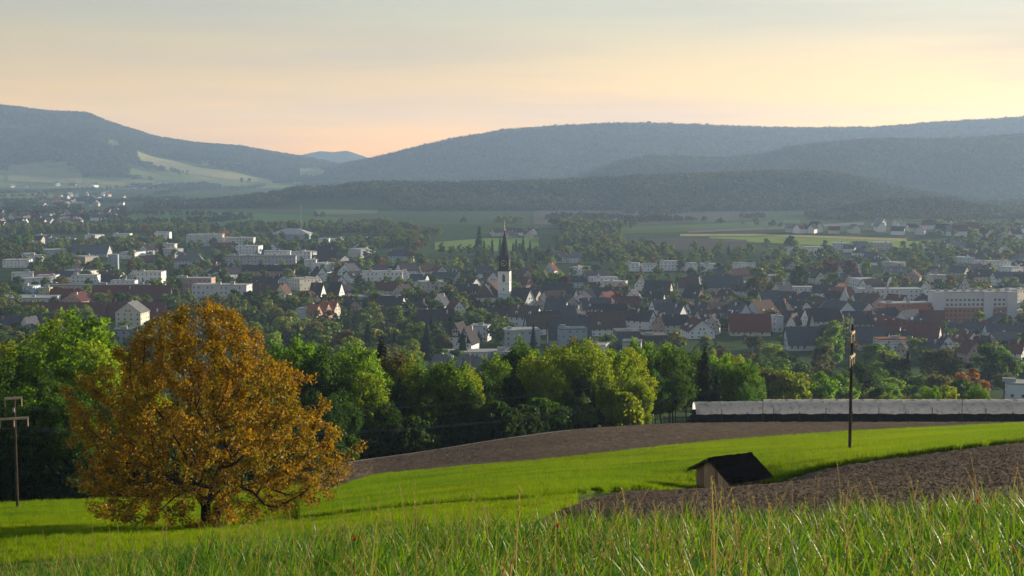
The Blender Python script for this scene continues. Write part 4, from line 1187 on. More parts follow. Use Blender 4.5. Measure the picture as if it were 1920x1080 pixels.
# ---- the rest of the roofs, fitted between those
def free(x, y, rad, px, top, base, s, d, lim=.35):
    for (a, b_, t, bs, dd, X, Y, rr) in BUILT:
        if (x-X)**2 + (y-Y)**2 < (rad+rr)**2: return False
        if d < dd:
            ov = max(0, min(px+s, b_) - max(px-s, a)) * max(0, min(base, bs) - max(top, t))
            if ov > lim * (b_-a) * (bs-t): return False
    return True
def infill(n, px0, px1, r0, r1, walls, roofs, L=(10, 17), H=(8.5, 12.5), flatp=.1, dormp=.15, lim=.45, name=None, tries=30):
    k = 0
    for _ in range(n * tries):
        if k >= n: break
        px, row = random.uniform(px0, px1), random.uniform(r0, r1)
        p = hit(px, row, 450); LL = random.uniform(*L); hh = random.uniform(*H)
        kind = 'flat' if random.random() < flatp else ('hip' if random.random() < .12 else 'gable')
        if kind == 'flat': hh *= .8; LL *= 1.3
        s = LL*.5/p.y*FPX; _, top = project((p.x, p.y, p.z+hh))
        if not free(p.x, p.y, LL*.45, px, top, row, s, p.y, lim): continue
        wl = random.choice(walls); rf = 'light' if kind == 'flat' else random.choice(roofs)
        frac = random.uniform(.45, .62); W = LL * random.uniform(.62, .9); rh = 0 if kind == 'flat' else hh*frac
        yaw = R(random.choice((0, 90)) + random.gauss(12, 22))
        nm = {'gable': 'gabled_house', 'hip': 'hipped_house', 'flat': 'flat_roofed_block'}[kind]
        e = house(p, LL, W, hh - rh, rh, yaw, wl, rf, kind, max(1, round((hh-rh)/2.8)), nm, random.choice((0, 1, 1, 2)), 2 if random.random() < dormp and kind == 'gable' else 0)
        note(p.x, p.y, p.z, LL, W, hh)
        noun = {'gable': 'gabled house', 'hip': 'hipped house', 'flat': 'flat-roofed block'}[kind]
        tag(e, None, 'building' if kind == 'flat' else 'house', 'buildings of the town')
        AUTO.append((e, WD[wl] + ' ' + noun + ((' with ' + RD[rf] + ' roof') if kind != 'flat' else ''), p + Vector((0, 0, hh/2))))
        k += 1
OLDW = ['white', 'white', 'cream', 'white', 'pale', 'pink', 'beige']; OLDR = ['dark', 'dark', 'slate', 'brown', 'dark', 'maroon', 'slate']
infill(62, 965, 1740, 562, 632, OLDW, OLDR, (13, 22), (11, 15), 0, .35)
infill(30, 560, 1000, 515, 600, OLDW, OLDR, (11, 18), (9, 13), .1)
infill(36, 1000, 1920, 508, 562, OLDW, OLDR, (11, 18), (9, 12), .15)
infill(34, 1560, 1920, 465, 520, ['white', 'pale', 'white', 'beige'], ['dark', 'brown', 'slate', 'grey'], (11, 19), (7, 10), .25)
infill(30, 330, 700, 455, 560, ['white', 'white', 'pale', 'cream', 'grey'], OLDR, (12, 24), (8, 12), .35)
infill(26, 0, 330, 450, 560, ['white', 'pale', 'cream', 'grey', 'beige'], OLDR, (12, 26), (8, 12), .4)
infill(14, 1640, 1920, 600, 680, OLDW, ['maroon', 'red', 'slate', 'dark'], (11, 16), (9, 12), .1)
infill(8, 930, 1020, 436, 446, ['cream', 'white'], ['brown', 'dark'], (12, 20), (7, 10), .1)

# ---- far villages: houses too small to show their parts
def tiny_mesh(roof):
    m = MB(); L, W, h, rh = 1.0, .72, .42, .36
    m.add([(-L/2,-W/2,-.3),(L/2,-W/2,-.3),(L/2,W/2,-.3),(-L/2,W/2,-.3),(-L/2,-W/2,h),(L/2,-W/2,h),(L/2,W/2,h),(-L/2,W/2,h),(-L/2,0,h+rh-.01),(L/2,0,h+rh-.01)],
          [(0,1,5,4),(2,3,7,6),(1,2,6,9,5),(3,0,4,8,7),(4,5,9,8),(6,7,8,9)], 0)
    for s in (-1, 1):
        m.prism([(-L/2-.05, s*(W/2+.05), h-.05), (L/2+.05, s*(W/2+.05), h-.05), (L/2+.05, 0, h+rh), (-L/2-.05, 0, h+rh)], (0, 0, .03), 1)
    return m.mesh('village_house', [M['wall'], roof])
TINY = [tiny_mesh(flat('village_roof_%d' % i, c, vary=.2, scale=.3)) for i, c in enumerate([(.05,.045,.045), (.12,.055,.04), (.20,.19,.18)])]
TINYD = ['dark-roofed', 'red-roofed', 'grey-roofed']
def village(n, poly, where, cols=('white','cream','white','pale'), surf=None, size=(11, 18)):
    for k in range(n):
        t = random.random(); i = random.randrange(len(poly)-1)
        px = poly[i][0]*(1-t) + poly[i+1][0]*t
        r0 = poly[i][1]*(1-t) + poly[i+1][1]*t; r1 = poly[i][2]*(1-t) + poly[i+1][2]*t
        if surf is None: p = hit(px, random.uniform(r0, r1), 900)
        else: p = Vector(surf.pt(np.array([px]), np.array([random.uniform(r0, r1)]))[0])
        v = random.randrange(3); c = random.choice(cols)
        o = new_obj('village_house', TINY[v], None, p)
        s = random.uniform(*size); o.scale = (s, s, s*random.uniform(.8, 1.1)); o.rotation_euler = (0, 0, random.uniform(0, 3.14))
        o.color = (*WALLC[c], 1)
        tag(o, None, 'house', where)
        AUTO.append((o, 'tiny ' + WD[c] + ' ' + TINYD[v] + ' village house', p + Vector((0, 0, 5))))
village(78, [(-20,402,428),(60,402,430),(130,404,424),(215,400,406)], 'houses of the far left village')
village(42, [(60,374,392),(110,366,390),(170,364,388),(235,362,384)], 'houses of the upper far left village', ('pale','white','beige'))
village(34, [(1640,418,440),(1720,418,442),(1800,424,446),(1920,426,448)], 'houses of the right hand village')
village(10, [(1480,434,438),(1560,433,438),(1620,432,438)], 'houses of the right hand village')
village(22, [(975,.0,.16),(1030,.0,.2),(1080,.02,.16)], 'houses of the far village under the ridge', surf=hB, size=(14, 24))
village(12, [(10,.02,.08),(120,.02,.09),(300,.02,.08)], 'houses at the foot of the left hill', surf=hA, size=(16, 28))

# ---- mast, crane
def mast():
    p = hit(565, 457, 900); top = at(565, 391, p.y).z - p.z
    e = empty('radio_mast', p)
    m = MB()
    for k in range(3):
        a = k*2*math.pi/3; m.tube([(1.1*math.cos(a), 1.1*math.sin(a), -1), (.5*math.cos(a), .5*math.sin(a), top)], [.16, .12], 5)
    m.build('leg_tubes', M['metal'], e)
    m = MB()
    n = int(top/2.4)
    for k in range(n):
        z0 = k*top/n; z1 = (k+1)*top/n; r0 = 1.1-.6*z0/top; r1 = 1.1-.6*z1/top
        for q in range(3):
            a = q*2*math.pi/3; b = (q+1)*2*math.pi/3
            m.tube([(r0*math.cos(a), r0*math.sin(a), z0), (r1*math.cos(b), r1*math.sin(b), z1)], .07, 4, cap=False)
    m.build('lattice', M['metal'], e)
    m = MB(); m.tube([(0,0,top-1), (0,0,top+4)], .1, 5); m.build('antenna', M['white'], e)
    tag(e, 'tall thin radio mast beyond the left part of town', 'mast')
mast()
def crane():
    p = hit(420, 466, 900); s = p.y/FPX
    e = empty('tower_crane', p)
    H = (466-436)*s
    def truss(m, a, b, w):
        a = Vector(a); b = Vector(b); d = (b-a).normalized(); u = Vector((0,0,1)) if abs(d.z) < .7 else Vector((0,1,0)); v = d.cross(u).normalized()
        for q in (u*w+v*w, u*w-v*w, -u*w+v*w, -u*w-v*w): m.tube([a+q, b+q], .16, 4)
        n = max(3, int((b-a).length/2))
        for k in range(n):
            c0 = a+(b-a)*k/n; c1 = a+(b-a)*(k+1)/n
            m.tube([c0+u*w+v*w, c1-u*w+v*w], .1, 4); m.tube([c0+u*w-v*w, c1-u*w-v*w], .1, 4)
    m = MB(); truss(m, (0,0,-1), (0,0,H), .8); m.build('crane_mast', M['yellow'], e)
    m = MB(); truss(m, (-1,0,H), (8*s*1.3,0,H+.3), .6); m.build('jib', M['yellow'], e)
    m = MB(); truss(m, (1,0,H), (-9*s*1.2,-2,H+.3), .6); m.build('counter_jib', M['yellow'], e)
    m = MB(); m.tube([(0,0,H), (1.2,0,H+9*s)], .3, 5); m.tube([(1.2,0,H+9*s), (8*s,0,H+.8)], .12, 4); m.tube([(1.2,0,H+9*s), (-9*s,-2,H+.8)], .12, 4); m.build('tie_frame', M['yellow'], e)
    m = MB(); m.box(-9*s, -6*s, -2.6, -.6, H-2.2, H-.4); m.build('counterweight', M['concrete'], e)
    tag(e, 'small yellow tower crane above the pale works buildings', 'crane')
crane()

# ------------------------------------------------------------------ trees of the valley and the town
def tree_infill(n, px0, px1, tops, dr, H, kind, cols, lim=.22, name='broadleaf_tree', noun='broadleaf tree', gap=.55, tries=40):
    """individual trees whose tops fall in a band of the photo, kept clear of the buildings"""
    k = 0
    for _ in range(n * tries):
        if k >= n: break
        px = random.uniform(px0, px1); d = math.exp(random.uniform(math.log(dr[0]), math.log(dr[1]))); hh = random.uniform(*H)
        x = U2X(px, d); z = g1(x, d)
        q, top = project((x, d, z + hh)); _, base = project((x, d, z))
        tp = tops if not callable(tops) else tops(px)
        if not (tp[0] <= top <= tp[1]): continue
        s = hh*.32/d*FPX
        if not free(x, d, hh*.18, q, top, base, s, d, lim): continue
        if any((x-a)**2 + (d-b)**2 < (gap*.5*(hh+c))**2 for a, b, c in TREES): continue
        TREES.append((x, d, hh))
        tree_at((x, d, z - .1), hh, kind, random.choice(cols), name=name, noun=noun, wide=random.uniform(.85, 1.2))
        k += 1
C1 = ['mid', 'mid', 'deep', 'fresh', 'fresh', 'olive', 'dark', 'grey', 'yellow']
C2 = ['deep', 'mid', 'fresh', 'yellow', 'mid', 'olive']
def notable(px, top, base, kind, col, wide=1.0, dmin=300, **kw):
    p = hit(px, base, dmin); TREES.append((p.x, p.y, (base-top)*p.y/FPX))
    return tree_at(p, (base-top)*p.y/FPX, kind, col, wide=wide, **kw)
CON = dict(name='conifer', noun='conifer')
notable(302, 457, 494, 'conifer', 'needle', 1.3, 800, **CON)
notable(1556, 478, 522, 'mid', 'copper', 1.1, 800); notable(1594, 482, 524, 'mid', 'copper', 1.15, 800); notable(1624, 488, 522, 'town', 'yellow', 1.1, 800)
notable(1060, 513, 548, 'town', 'copper', 1.0, 800); notable(915, 558, 585, 'town', 'copper', 1.0, 800); notable(866, 553, 580, 'town', 'copper', 1.1, 800); notable(898, 560, 584, 'town', 'copper', .9, 800)
notable(1416, 510, 572, 'mid', 'olive', 1.0, 700); notable(1460, 502, 548, 'mid', 'yellow', 1.0, 800); notable(1500, 495, 546, 'mid', 'dark', 1.2, 800)
notable(1482, 440, 480, 'mid', 'deep', 1.0, 900); notable(1405, 455, 480, 'town', 'deep', .9, 900)
notable(955, 552, 584, 'town', 'fresh', 1.0, 700); notable(1088, 541, 570, 'town', 'fresh', 1.1, 700); notable(970, 555, 582, 'town', 'yellow', .9, 700)
notable(905, 574, 610, 'mid', 'fresh', 1.2, 700); notable(880, 578, 612, 'mid', 'fresh', 1.1, 700)
notable(703, 540, 574, 'mid', 'fresh', 1.5, 700); notable(772, 543, 576, 'mid', 'deep', 1.7, 700); notable(838, 540, 574, 'mid', 'dark', 1.1, 700); notable(852, 545, 574, 'town', 'yellow', 1.0, 700)
notable(814, 514, 552, 'town', 'deep', .8, 700); notable(845, 580, 640, 'conifer', 'needle', .8, 600, **CON); notable(810, 590, 650, 'poplar', 'dark', .9, 600, name='columnar_tree', noun='columnar tree')
notable(1818, 684, 770, 'mid', 'rust', 1.15, 330); notable(1760, 640, 740, 'mid', 'olive', 1.1, 400); notable(1610, 668, 785, 'near', 'dark', 1.35, 300); notable(1575, 690, 790, 'near', 'deep', 1.3, 290)
notable(1640, 725, 790, 'near', 'yellow', 1.4, 290); notable(1700, 742, 800, 'near', 'yellow', 1.2, 290); notable(1740, 722, 800, 'near', 'fresh', 1.1, 290); notable(1830, 722, 800, 'near', 'fresh', 1.2, 290); notable(1785, 735, 800, 'near', 'yellow', 1.0, 290); notable(1665, 735, 800, 'near', 'fresh', 1.1, 290)
notable(1700, 650, 740, 'conifer', 'needle', 1.0, 400, **CON); notable(1680, 660, 740, 'mid', 'dark', .9, 400); notable(1655, 655, 740, 'conifer', 'needle', .9, 400, **CON)
notable(1850, 640, 740, 'mid', 'deep', 1.3, 400); notable(1885, 655, 740, 'mid', 'mid', 1.1, 400); notable(1565, 605, 690, 'mid', 'fresh', 1.0, 450); notable(1545, 640, 720, 'mid', 'olive', 1.0, 420)
notable(1665, 597, 636, 'town', 'yellow', .9, 600); notable(1835, 580, 612, 'town', 'yellow', 1.2, 600); notable(1890, 588, 616, 'town', 'copper', .9, 600); notable(1540, 580, 616, 'town', 'yellow', .8, 600)
notable(50, 430, 470, 'mid', 'fresh', 1.0, 900); notable(30, 433, 475, 'mid', 'mid', 1.1, 900); notable(120, 570, 600, 'town', 'grey', 1, 600)
notable(190, 548, 585, 'town', 'grey', .9, 600); notable(225, 545, 578, 'mid', 'deep', 1.3, 600); notable(255, 548, 580, 'mid', 'mid', 1.2, 600); notable(30, 578, 600, 'town', 'deep', 1.4, 600); notable(30, 602, 640, 'town', 'grey', 1.3, 500)
notable(440, 540, 580, 'mid', 'deep', 1.2, 600); notable(470, 538, 585, 'mid', 'dark', 1.1, 600); notable(520, 542, 582, 'mid', 'grey', 1.1, 600); notable(355, 495, 528, 'mid', 'mid', 1.2, 700)
for px, t_ in ((893,448),(908,450),(923,449),(938,447),(968,448),(981,446),(994,451),(962,455),(899,424)): notable(px, t_, 480, 'poplar', 'deep' if px % 2 else 'mid', 1.0, 900, name='poplar', noun='poplar')
for px in (560, 690, 740, 800, 868, 1000): notable(px, random.uniform(596, 620), random.uniform(672, 690), 'conifer', 'needle', 1.0, 500, **CON)
# the park wood between the belt and the church, and the wood at right of it
def band1(px): return (np.interp(px, [480, 560, 640, 760, 880], [600, 592, 572, 585, 618]), np.interp(px, [480, 640, 880], [660, 650, 680]))
tree_infill(46, 480, 880, band1, (440, 760), (12, 19), 'mid', C1, lim=.6, gap=.36)
tree_infill(44, 1220, 1520, lambda px: (np.interp(px, [1220, 1300, 1420, 1520], [640, 614, 622, 640]), 690), (360, 790), (11, 18), 'mid', C2, lim=.9, gap=.34)
tree_infill(26, 860, 1270, (636, 690), (400, 690), (7, 12), 'mid', C1, lim=.40, gap=.36)
tree_infill(24, 1500, 1930, (636, 725), (360, 680), (10, 17), 'mid', C1, lim=.5, gap=.36)
tree_infill(12, 0, 330, (585, 640), (420, 760), (9, 15), 'mid', C1, lim=.2)
tree_infill(20, 0, 1930, (440, 600), (800, 1800), (9, 17), 'conifer', ['needle'], lim=.15, name='conifer', noun='conifer')

# ---- trees far off that read as masses
def lump(V, F, mat, nm): return source(nm, mesh_np(nm, V, [F], [mat]))
SRC = [lump(*crown_unit(200+i, 10, 120, .40, .08, .17), M['woodleaf'], 'far_crown') for i in range(3)]
_v, _f = conifer_unit(210, 90, .22, .15); SRC.append(lump(_v, _f, M['woodleaf'], 'far_spruce'))
def far_trees(name, label, P, H, pcon=.2, cat='wood', src=None):
    n = len(P); idx = np.where(rng.random(n) < pcon, 3, rng.integers(0, 3, n))
    sc = np.stack([H*rng.uniform(.85, 1.25, n)]*2 + [H], 1)
    o = scatter(name, P, rng.uniform(0, 6.28, n), sc, idx, src or SRC)
    tag(o, label, cat, kind='stuff')
def hill_pts(h, n, u0, u1, t0, t1, mask=None):
    u = rng.uniform(u0, u1, n); t = rng.uniform(t0, t1, n)
    P = h.pt(u, t)
    if mask is not None: P = P[mask(u, t, P)]
    return P
P = hill_pts(hB, 46000, 560, 2300, .02, 1.08, lambda u, t, P: ~((t < .22) & (vnoise(P[:,0], P[:,1], 420, 31, 2) < .62)))
far_trees('wood', 'dark wood covering the right skyline ridge', P, rng.uniform(15, 25, len(P)), .45)
P = hill_pts(hB, 2600, 560, 2300, .93, 1.04)
far_trees('wood', 'line of tall spruces along the right skyline crest', P, rng.uniform(20, 31, len(P)), .95)
P = hill_pts(hC, 20000, 1070, 2300, .05, 1.1, lambda u, t, P: ~((t < .30) & (vnoise(P[:,0], P[:,1], 300, 32, 2) < .52)))
far_trees('wood', 'dark wood covering the lower ridge at right', P, rng.uniform(14, 23, len(P)), .35)
def maskD(u, t, P):
    lo = np.interp(u, [270, 520, 560, 700, 760, 1600, 1930], [.30, .45, .62, .58, .14, .08, .1])
    return (t > lo) & ~((vnoise(P[:,0], P[:,1], 140, 33, 2) < .33) & (u < 760))
P = hill_pts(hD, 15000, 275, 1930, 0, 1.15, maskD)
far_trees('wood', 'long dark wood on the low hill across the valley', P, rng.uniform(12, 21, len(P)), .2)
P = hill_pts(hE, 2600, 1545, 2000, 0, 1.15)
far_trees('wood', 'small wood on the knoll above the right village', P, rng.uniform(10, 18, len(P)), .15)
def maskA(u, t, P):
    k = (vnoise(P[:,0]*.55, P[:,1], 330, 34, 3) + .30*np.clip(t-.5, -.4, .4) + .30*(t > .86) + .12*(t > .55)) > .50
    for h, pr, c, lab in HF:
        if h is hA:
            q = np.array(pr); k &= ~((u > q[0, 0]) & (u < q[-1, 0]) & (t > np.interp(u, q[:, 0], q[:, 1]) - .01) & (t < np.interp(u, q[:, 0], q[:, 2]) + .03))
    return k
P = hill_pts(hA, 42000, -500, 770, .03, 1.05, maskA)
far_trees('wood', 'patchy woods and hedges on the long left hill', P, rng.uniform(15, 24, len(P)), .2)
def plain_pts(n, d0, d1, f):
    d = np.sqrt(rng.uniform(d0**2, d1**2, n)); u = rng.uniform(-150, 2070, n); x = U2X(u, d)
    k = f(u, d, x)
    return np.stack([x[k], d[k], ground(x[k], d[k])], 1)
def rowof(x, d): return 300 + FPX * (-ground(x, d)) / d
P2 = plain_pts(60000, 2250, 4300, lambda u, d, x: (np.abs(vnoise(x, d*.5, 330, 42, 2) - .5) < .010) | (vnoise(x, d, 90, 43, 1) > .93) | ((u < 240) & (d < 3700) & (vnoise(x, d, 60, 44, 1) > .80)))
far_trees('distant_trees', 'thin rows of far trees between the valley fields', P2, rng.uniform(6, 13, len(P2)), .1, 'trees')
P3 = plain_pts(30000, 4300, 6200, lambda u, d, x: (np.abs(vnoise(x, d*.4, 420, 45, 2) - .5) < .018) & (u < 1150))
far_trees('distant_trees', 'faint tree lines on the valley floor under the left hill', P3, rng.uniform(9, 16, len(P3)), .1, 'trees')
# tree mass behind the church: the wooded slope left of the pale twin houses
TSRC = [lump(*crown_unit(220+i, 18, 700, w, z, .075), M['woodleaf2'], 'town_crown') for i, (w, z) in enumerate([(.38,.1),(.33,.06),(.44,.1),(.36,.04)])]
_v, _f = conifer_unit(215, 500, .21, .075); TSRC.append(lump(_v, _f, M['woodleaf2'], 'town_spruce'))
def open_strip(u, d, x):
    r_ = rowof(x, d)
    return ((u > 805) & (u < 1030) & (r_ > 443) & (r_ < 471)) | ((u > 1170) & (u < 1750) & (r_ > 434) & (r_ < 466 + 5*(vnoise(x, d, 40, 57, 1)-.5)))
P1 = plain_pts(9000, 1500, 2250, lambda u, d, x: ~open_strip(u, d, x) & (vnoise(x, d, 120, 41, 2) > np.interp(u, [0, 600, 1000, 1300, 1900], [.50, .50, .52, .60, .52])) & ~((u + 160*vnoise(x, d, 90, 48, 2) > 880) & (u + 160*vnoise(x, d, 90, 49, 2) < 1120) & (d + 260*vnoise(x, d, 120, 50, 1) > 1700) & (d < 2150)) & ~((u + 300*vnoise(x, d, 150, 48, 2) > 1290) & (u < 1760) & (d + 200*vnoise(x, d, 100, 50, 1) > 1800)))
far_trees('distant_trees', 'far trees along the back edge of the town', P1, rng.uniform(7, 15, len(P1)), .12, 'trees', TSRC[:3] + [TSRC[4]])
def town_mass():
    """the many smaller trees between the houses, past those built one by one"""
    pts, hs = [], []
    grid = {}
    for (a, b_, t, bs, dd, X, Y, rr) in BUILT: grid.setdefault(int(X // 60), []).append((a, b_, t, bs, dd, X, Y, rr))
    n = 0
    for _ in range(24000):
        if n >= 2100: break
        px = random.uniform(-60, 1980); row = random.uniform(452, 690)
        a, b = ray(px, row); d = -107/float(b)
        if d < 430 or d > 1900: continue
        if (800 < px < 1030 and row < 474) or (1165 < px < 1755 and row < 469): continue
        x = U2X(px, d); hh = random.uniform(6, 15.5) * (1.15 if d < 800 else 1.0)
        dens = float(vnoise(x, d, 75, 47, 2))
        lo = (.36 if d > 1000 else .33) if not (960 < px < 1740 and 800 < d < 1000) else .62
        if dens < lo: continue
        z = g1(x, d); q, top = project((x, d, z+hh)); _, base = project((x, d, z)); sz = hh*.34/d*FPX
        bad = False
        for g in range(int(x // 60) - 1, int(x // 60) + 2):
            for (a, b_, t, bs, dd, X, Y, rr) in grid.get(g, ()):
                if (x-X)**2 + (d-Y)**2 < (rr*.8 + hh*.2)**2: bad = True; break
                if d < dd:
                    ov = max(0, min(q+sz, b_)-max(q-sz, a))*max(0, min(base, bs)-max(top, t))
                    if ov > .26*(b_-a)*(bs-t) and random.random() < .8: bad = True; break
            if bad: break
        if bad: continue
        pts.append((x, d, z)); hs.append(hh); n += 1
    P = np.array(pts); H = np.array(hs); n = len(P)
    idx = np.where(rng.random(n) < .10, 4, rng.integers(0, 4, n))
    o = scatter('town_trees', P, rng.uniform(0, 6.28, n), np.stack([H*rng.uniform(.9, 1.35, n)]*2 + [H], 1), idx, TSRC)
    tag(o, 'many smaller green trees filling the gaps between the houses', 'trees', kind='stuff')
town_mass()

# ------------------------------------------------------------------ shed
def shed():
    a = R(28); rd = Vector((math.cos(a), math.sin(a), 0)); nd = Vector((math.sin(a), -math.cos(a), 0))   # ridge direction, near-side normal
    p1 = at(1328, 860, 97.4); Lr, W = 3.75, 5.0
    over = .38
    g = p1 + rd * (over + (Lr-2*over)/2); gz = g1(g.x, g.y) - .1
    e = empty('wooden_shed', (g.x, g.y, gz), a)
    H = p1.z - gz; drop = 1.22; L = Lr - 2*over; hw = W/2 - .60
    slope = drop / (W/2)
    zw = lambda y: H - .10 - abs(y) * slope
    n = 12
    for side in (-1, 1):                            # gable planks
        for k in range(n):
            y0 = -hw + 2*hw*k/n + .014; y1 = -hw + 2*hw*(k+1)/n - .014
            th = random.uniform(.02, .035); x = side * L/2
            m = MB(); m.prism([(x, y0, -.4), (x, y1, -.4), (x, y1, zw(y1)), (x, (y0+y1)/2, max(zw(y0), zw(y1)) if y0*y1 > 0 else zw(0)), (x, y0, zw(y0))], (side*th, 0, 0))
            m.build('plank', M['plank'], e)
    for side in (-1, 1):                            # long-wall planks
        n2 = 9
        for k in range(n2):
            x0 = -L/2 + L*k/n2 + .008; x1 = -L/2 + L*(k+1)/n2 - .008; th = random.uniform(.02, .035); y = side*hw
            m = MB(); m.box(x0, x1, min(y, y+side*th), max(y, y+side*th), -.4, zw(hw) - .02); m.build('plank', M['plank'], e)
    for side in (-1, 1):
        ro = empty('roof_slope', (0, 0, 0)); ro.parent = e
        nc = 10; ny = 12
        for c in range(nc):                         # courses of overlapping slates, each its own piece
            for q in range(ny):
                f0 = c/nc; f1 = (c+1.15)/nc
                y0 = side*W/2*f0; y1 = side*W/2*min(f1, 1.02)
                lift = .03 + random.uniform(0, .025)
                x0 = -Lr/2 + Lr*q/ny + .006; x1 = -Lr/2 + Lr*(q+1)/ny - .006
                z0 = H - drop*f0 + lift - .02; z1 = H - drop*min(f1, 1.02) + lift + .025
                m = MB(); m.prism([(x0, y0, z0), (x1, y0, z0), (x1, y1, z1), (x0, y1, z1)], (0, 0, .028))
                m.build('slate', M['shedroof'], ro)
        m = MB(); m.prism([(-Lr/2+.03, 0, H-.09), (Lr/2-.03, 0, H-.09), (Lr/2-.03, side*W/2*.985, H-.09-drop*.985), (-Lr/2+.03, side*W/2*.985, H-.09-drop*.985)], (0, 0, .05))
        m.build('roof_boarding', M['timber_dark'], ro)
        m = MB(); m.prism([(-Lr/2-.01, 0, H-.16), (-Lr/2+.025, 0, H-.16), (-Lr/2+.025, side*W/2, H-.16-drop), (-Lr/2-.01, side*W/2, H-.16-drop)], (0, 0, .15))
        m.build('barge_board', M['timber_dark'], ro)
    for q in range(11):
        x0 = -Lr/2 + Lr*q/11; m = MB(); z = H + .05 + random.uniform(0, .035)
        m.prism([(x0, -.13, z-.06), (x0, 0, z+.03), (x0, .13, z-.06), (x0, .10, z-.085), (x0, 0, z), (x0, -.10, z-.085)], (Lr/11*1.06, 0, .01)); m.build('ridge_tile', M['shedroof'], e)
    tag(e, 'small wooden shed with black roof at the edge of the field', 'shed')
shed()

# ------------------------------------------------------------------ utility poles and wires
def pole(px, base_row, top_row, dmin, arms, label, rad=.135):
    p = hit(px, base_row, dmin); q = at(px, top_row, p.y); H = q.z - p.z
    e = empty('utility_pole', p)
    m = MB(); m.tube([(0,0,-.6), (0,0,H*.5), (.02,0,H)], [rad, rad*.9, rad*.72], 10); m.build('pole_shaft', M['pole'], e)
    ends = []
    for row, L, dv, n in arms:
        z = at(px, row, p.y).z - p.z; d = Vector((*dv, 0)).normalized(); o = Vector((0, -.2, 0))
        m = MB(); A = d*(-L/2) + o; B = d*(L/2) + o; w = d.cross(Vector((0,0,1)))*.075
        m.prism([(A-w)+Vector((0,0,z-.1)), (B-w)+Vector((0,0,z-.1)), (B+w)+Vector((0,0,z-.1)), (A+w)+Vector((0,0,z-.1))], (0,0,.2))
        ar = m.build('crossarm', M['arm'], e)
        for k in range(n):
            t = -.94 + 1.88*k/(n-1); c = d*(L/2*t) + o
            m = MB(); prof = []
            for j in range(9): prof.append((c.x, c.y, z-.1-j*.085))
            m.tube(prof, [.025]+[.03 if j % 2 else .05 for j in range(7)]+[.025], 6); m.build('insulator', M['insulator'], ar)
            ends.append(p + Vector((c.x, c.y, z-.1-.70)))
    m = MB(); m.box(-.09, .09, -.24, -.16, H*.86, H*.9); m.build('bracket', M['metal'], e)
    tag(e, label, 'utility pole', 'wooden power poles')
    return ends
eR = pole(1593, 850, 608, 60, [(623, 1.7, (.36,.93), 2), (667, 2.5, (.36,.93), 3)], 'dark wooden power pole standing in the green strip on the right')
eL = pole(33, 955, 742, 60, [(746, 1.5, (.95,.28), 2), (784, 2.5, (.95,.28), 3)], 'dark wooden power pole before the trees at the left edge')
def wire(a, b, sag, label, grp):
    m = MB(); n = 26
    m.tube([a.lerp(b, t) - Vector((0, 0, sag*4*t*(1-t))) for t in np.linspace(0, 1, n)], .013, 4, cap=False)
    o = m.build('power_wire', M['wire']); tag(o, label, 'wire', grp)
nm5 = ['near upper', 'far upper', 'near lower', 'middle lower', 'far lower']
offR = [p + Vector((62, 16, 3.0)) for p in eR]; offL = [p + Vector((-50, -18, 2.0)) for p in eL]
for i in range(5):
    wire(eL[i], eR[i], 2.6, nm5[i] + ' power wire strung between the two wooden poles', 'wires between the poles')
    wire(eR[i], offR[i], 1.6, nm5[i] + ' power wire running off right from the right pole', 'wires leaving to the right')
    wire(eL[i], offL[i], 1.2, nm5[i] + ' power wire running off left from the left pole', 'wires leaving to the left')

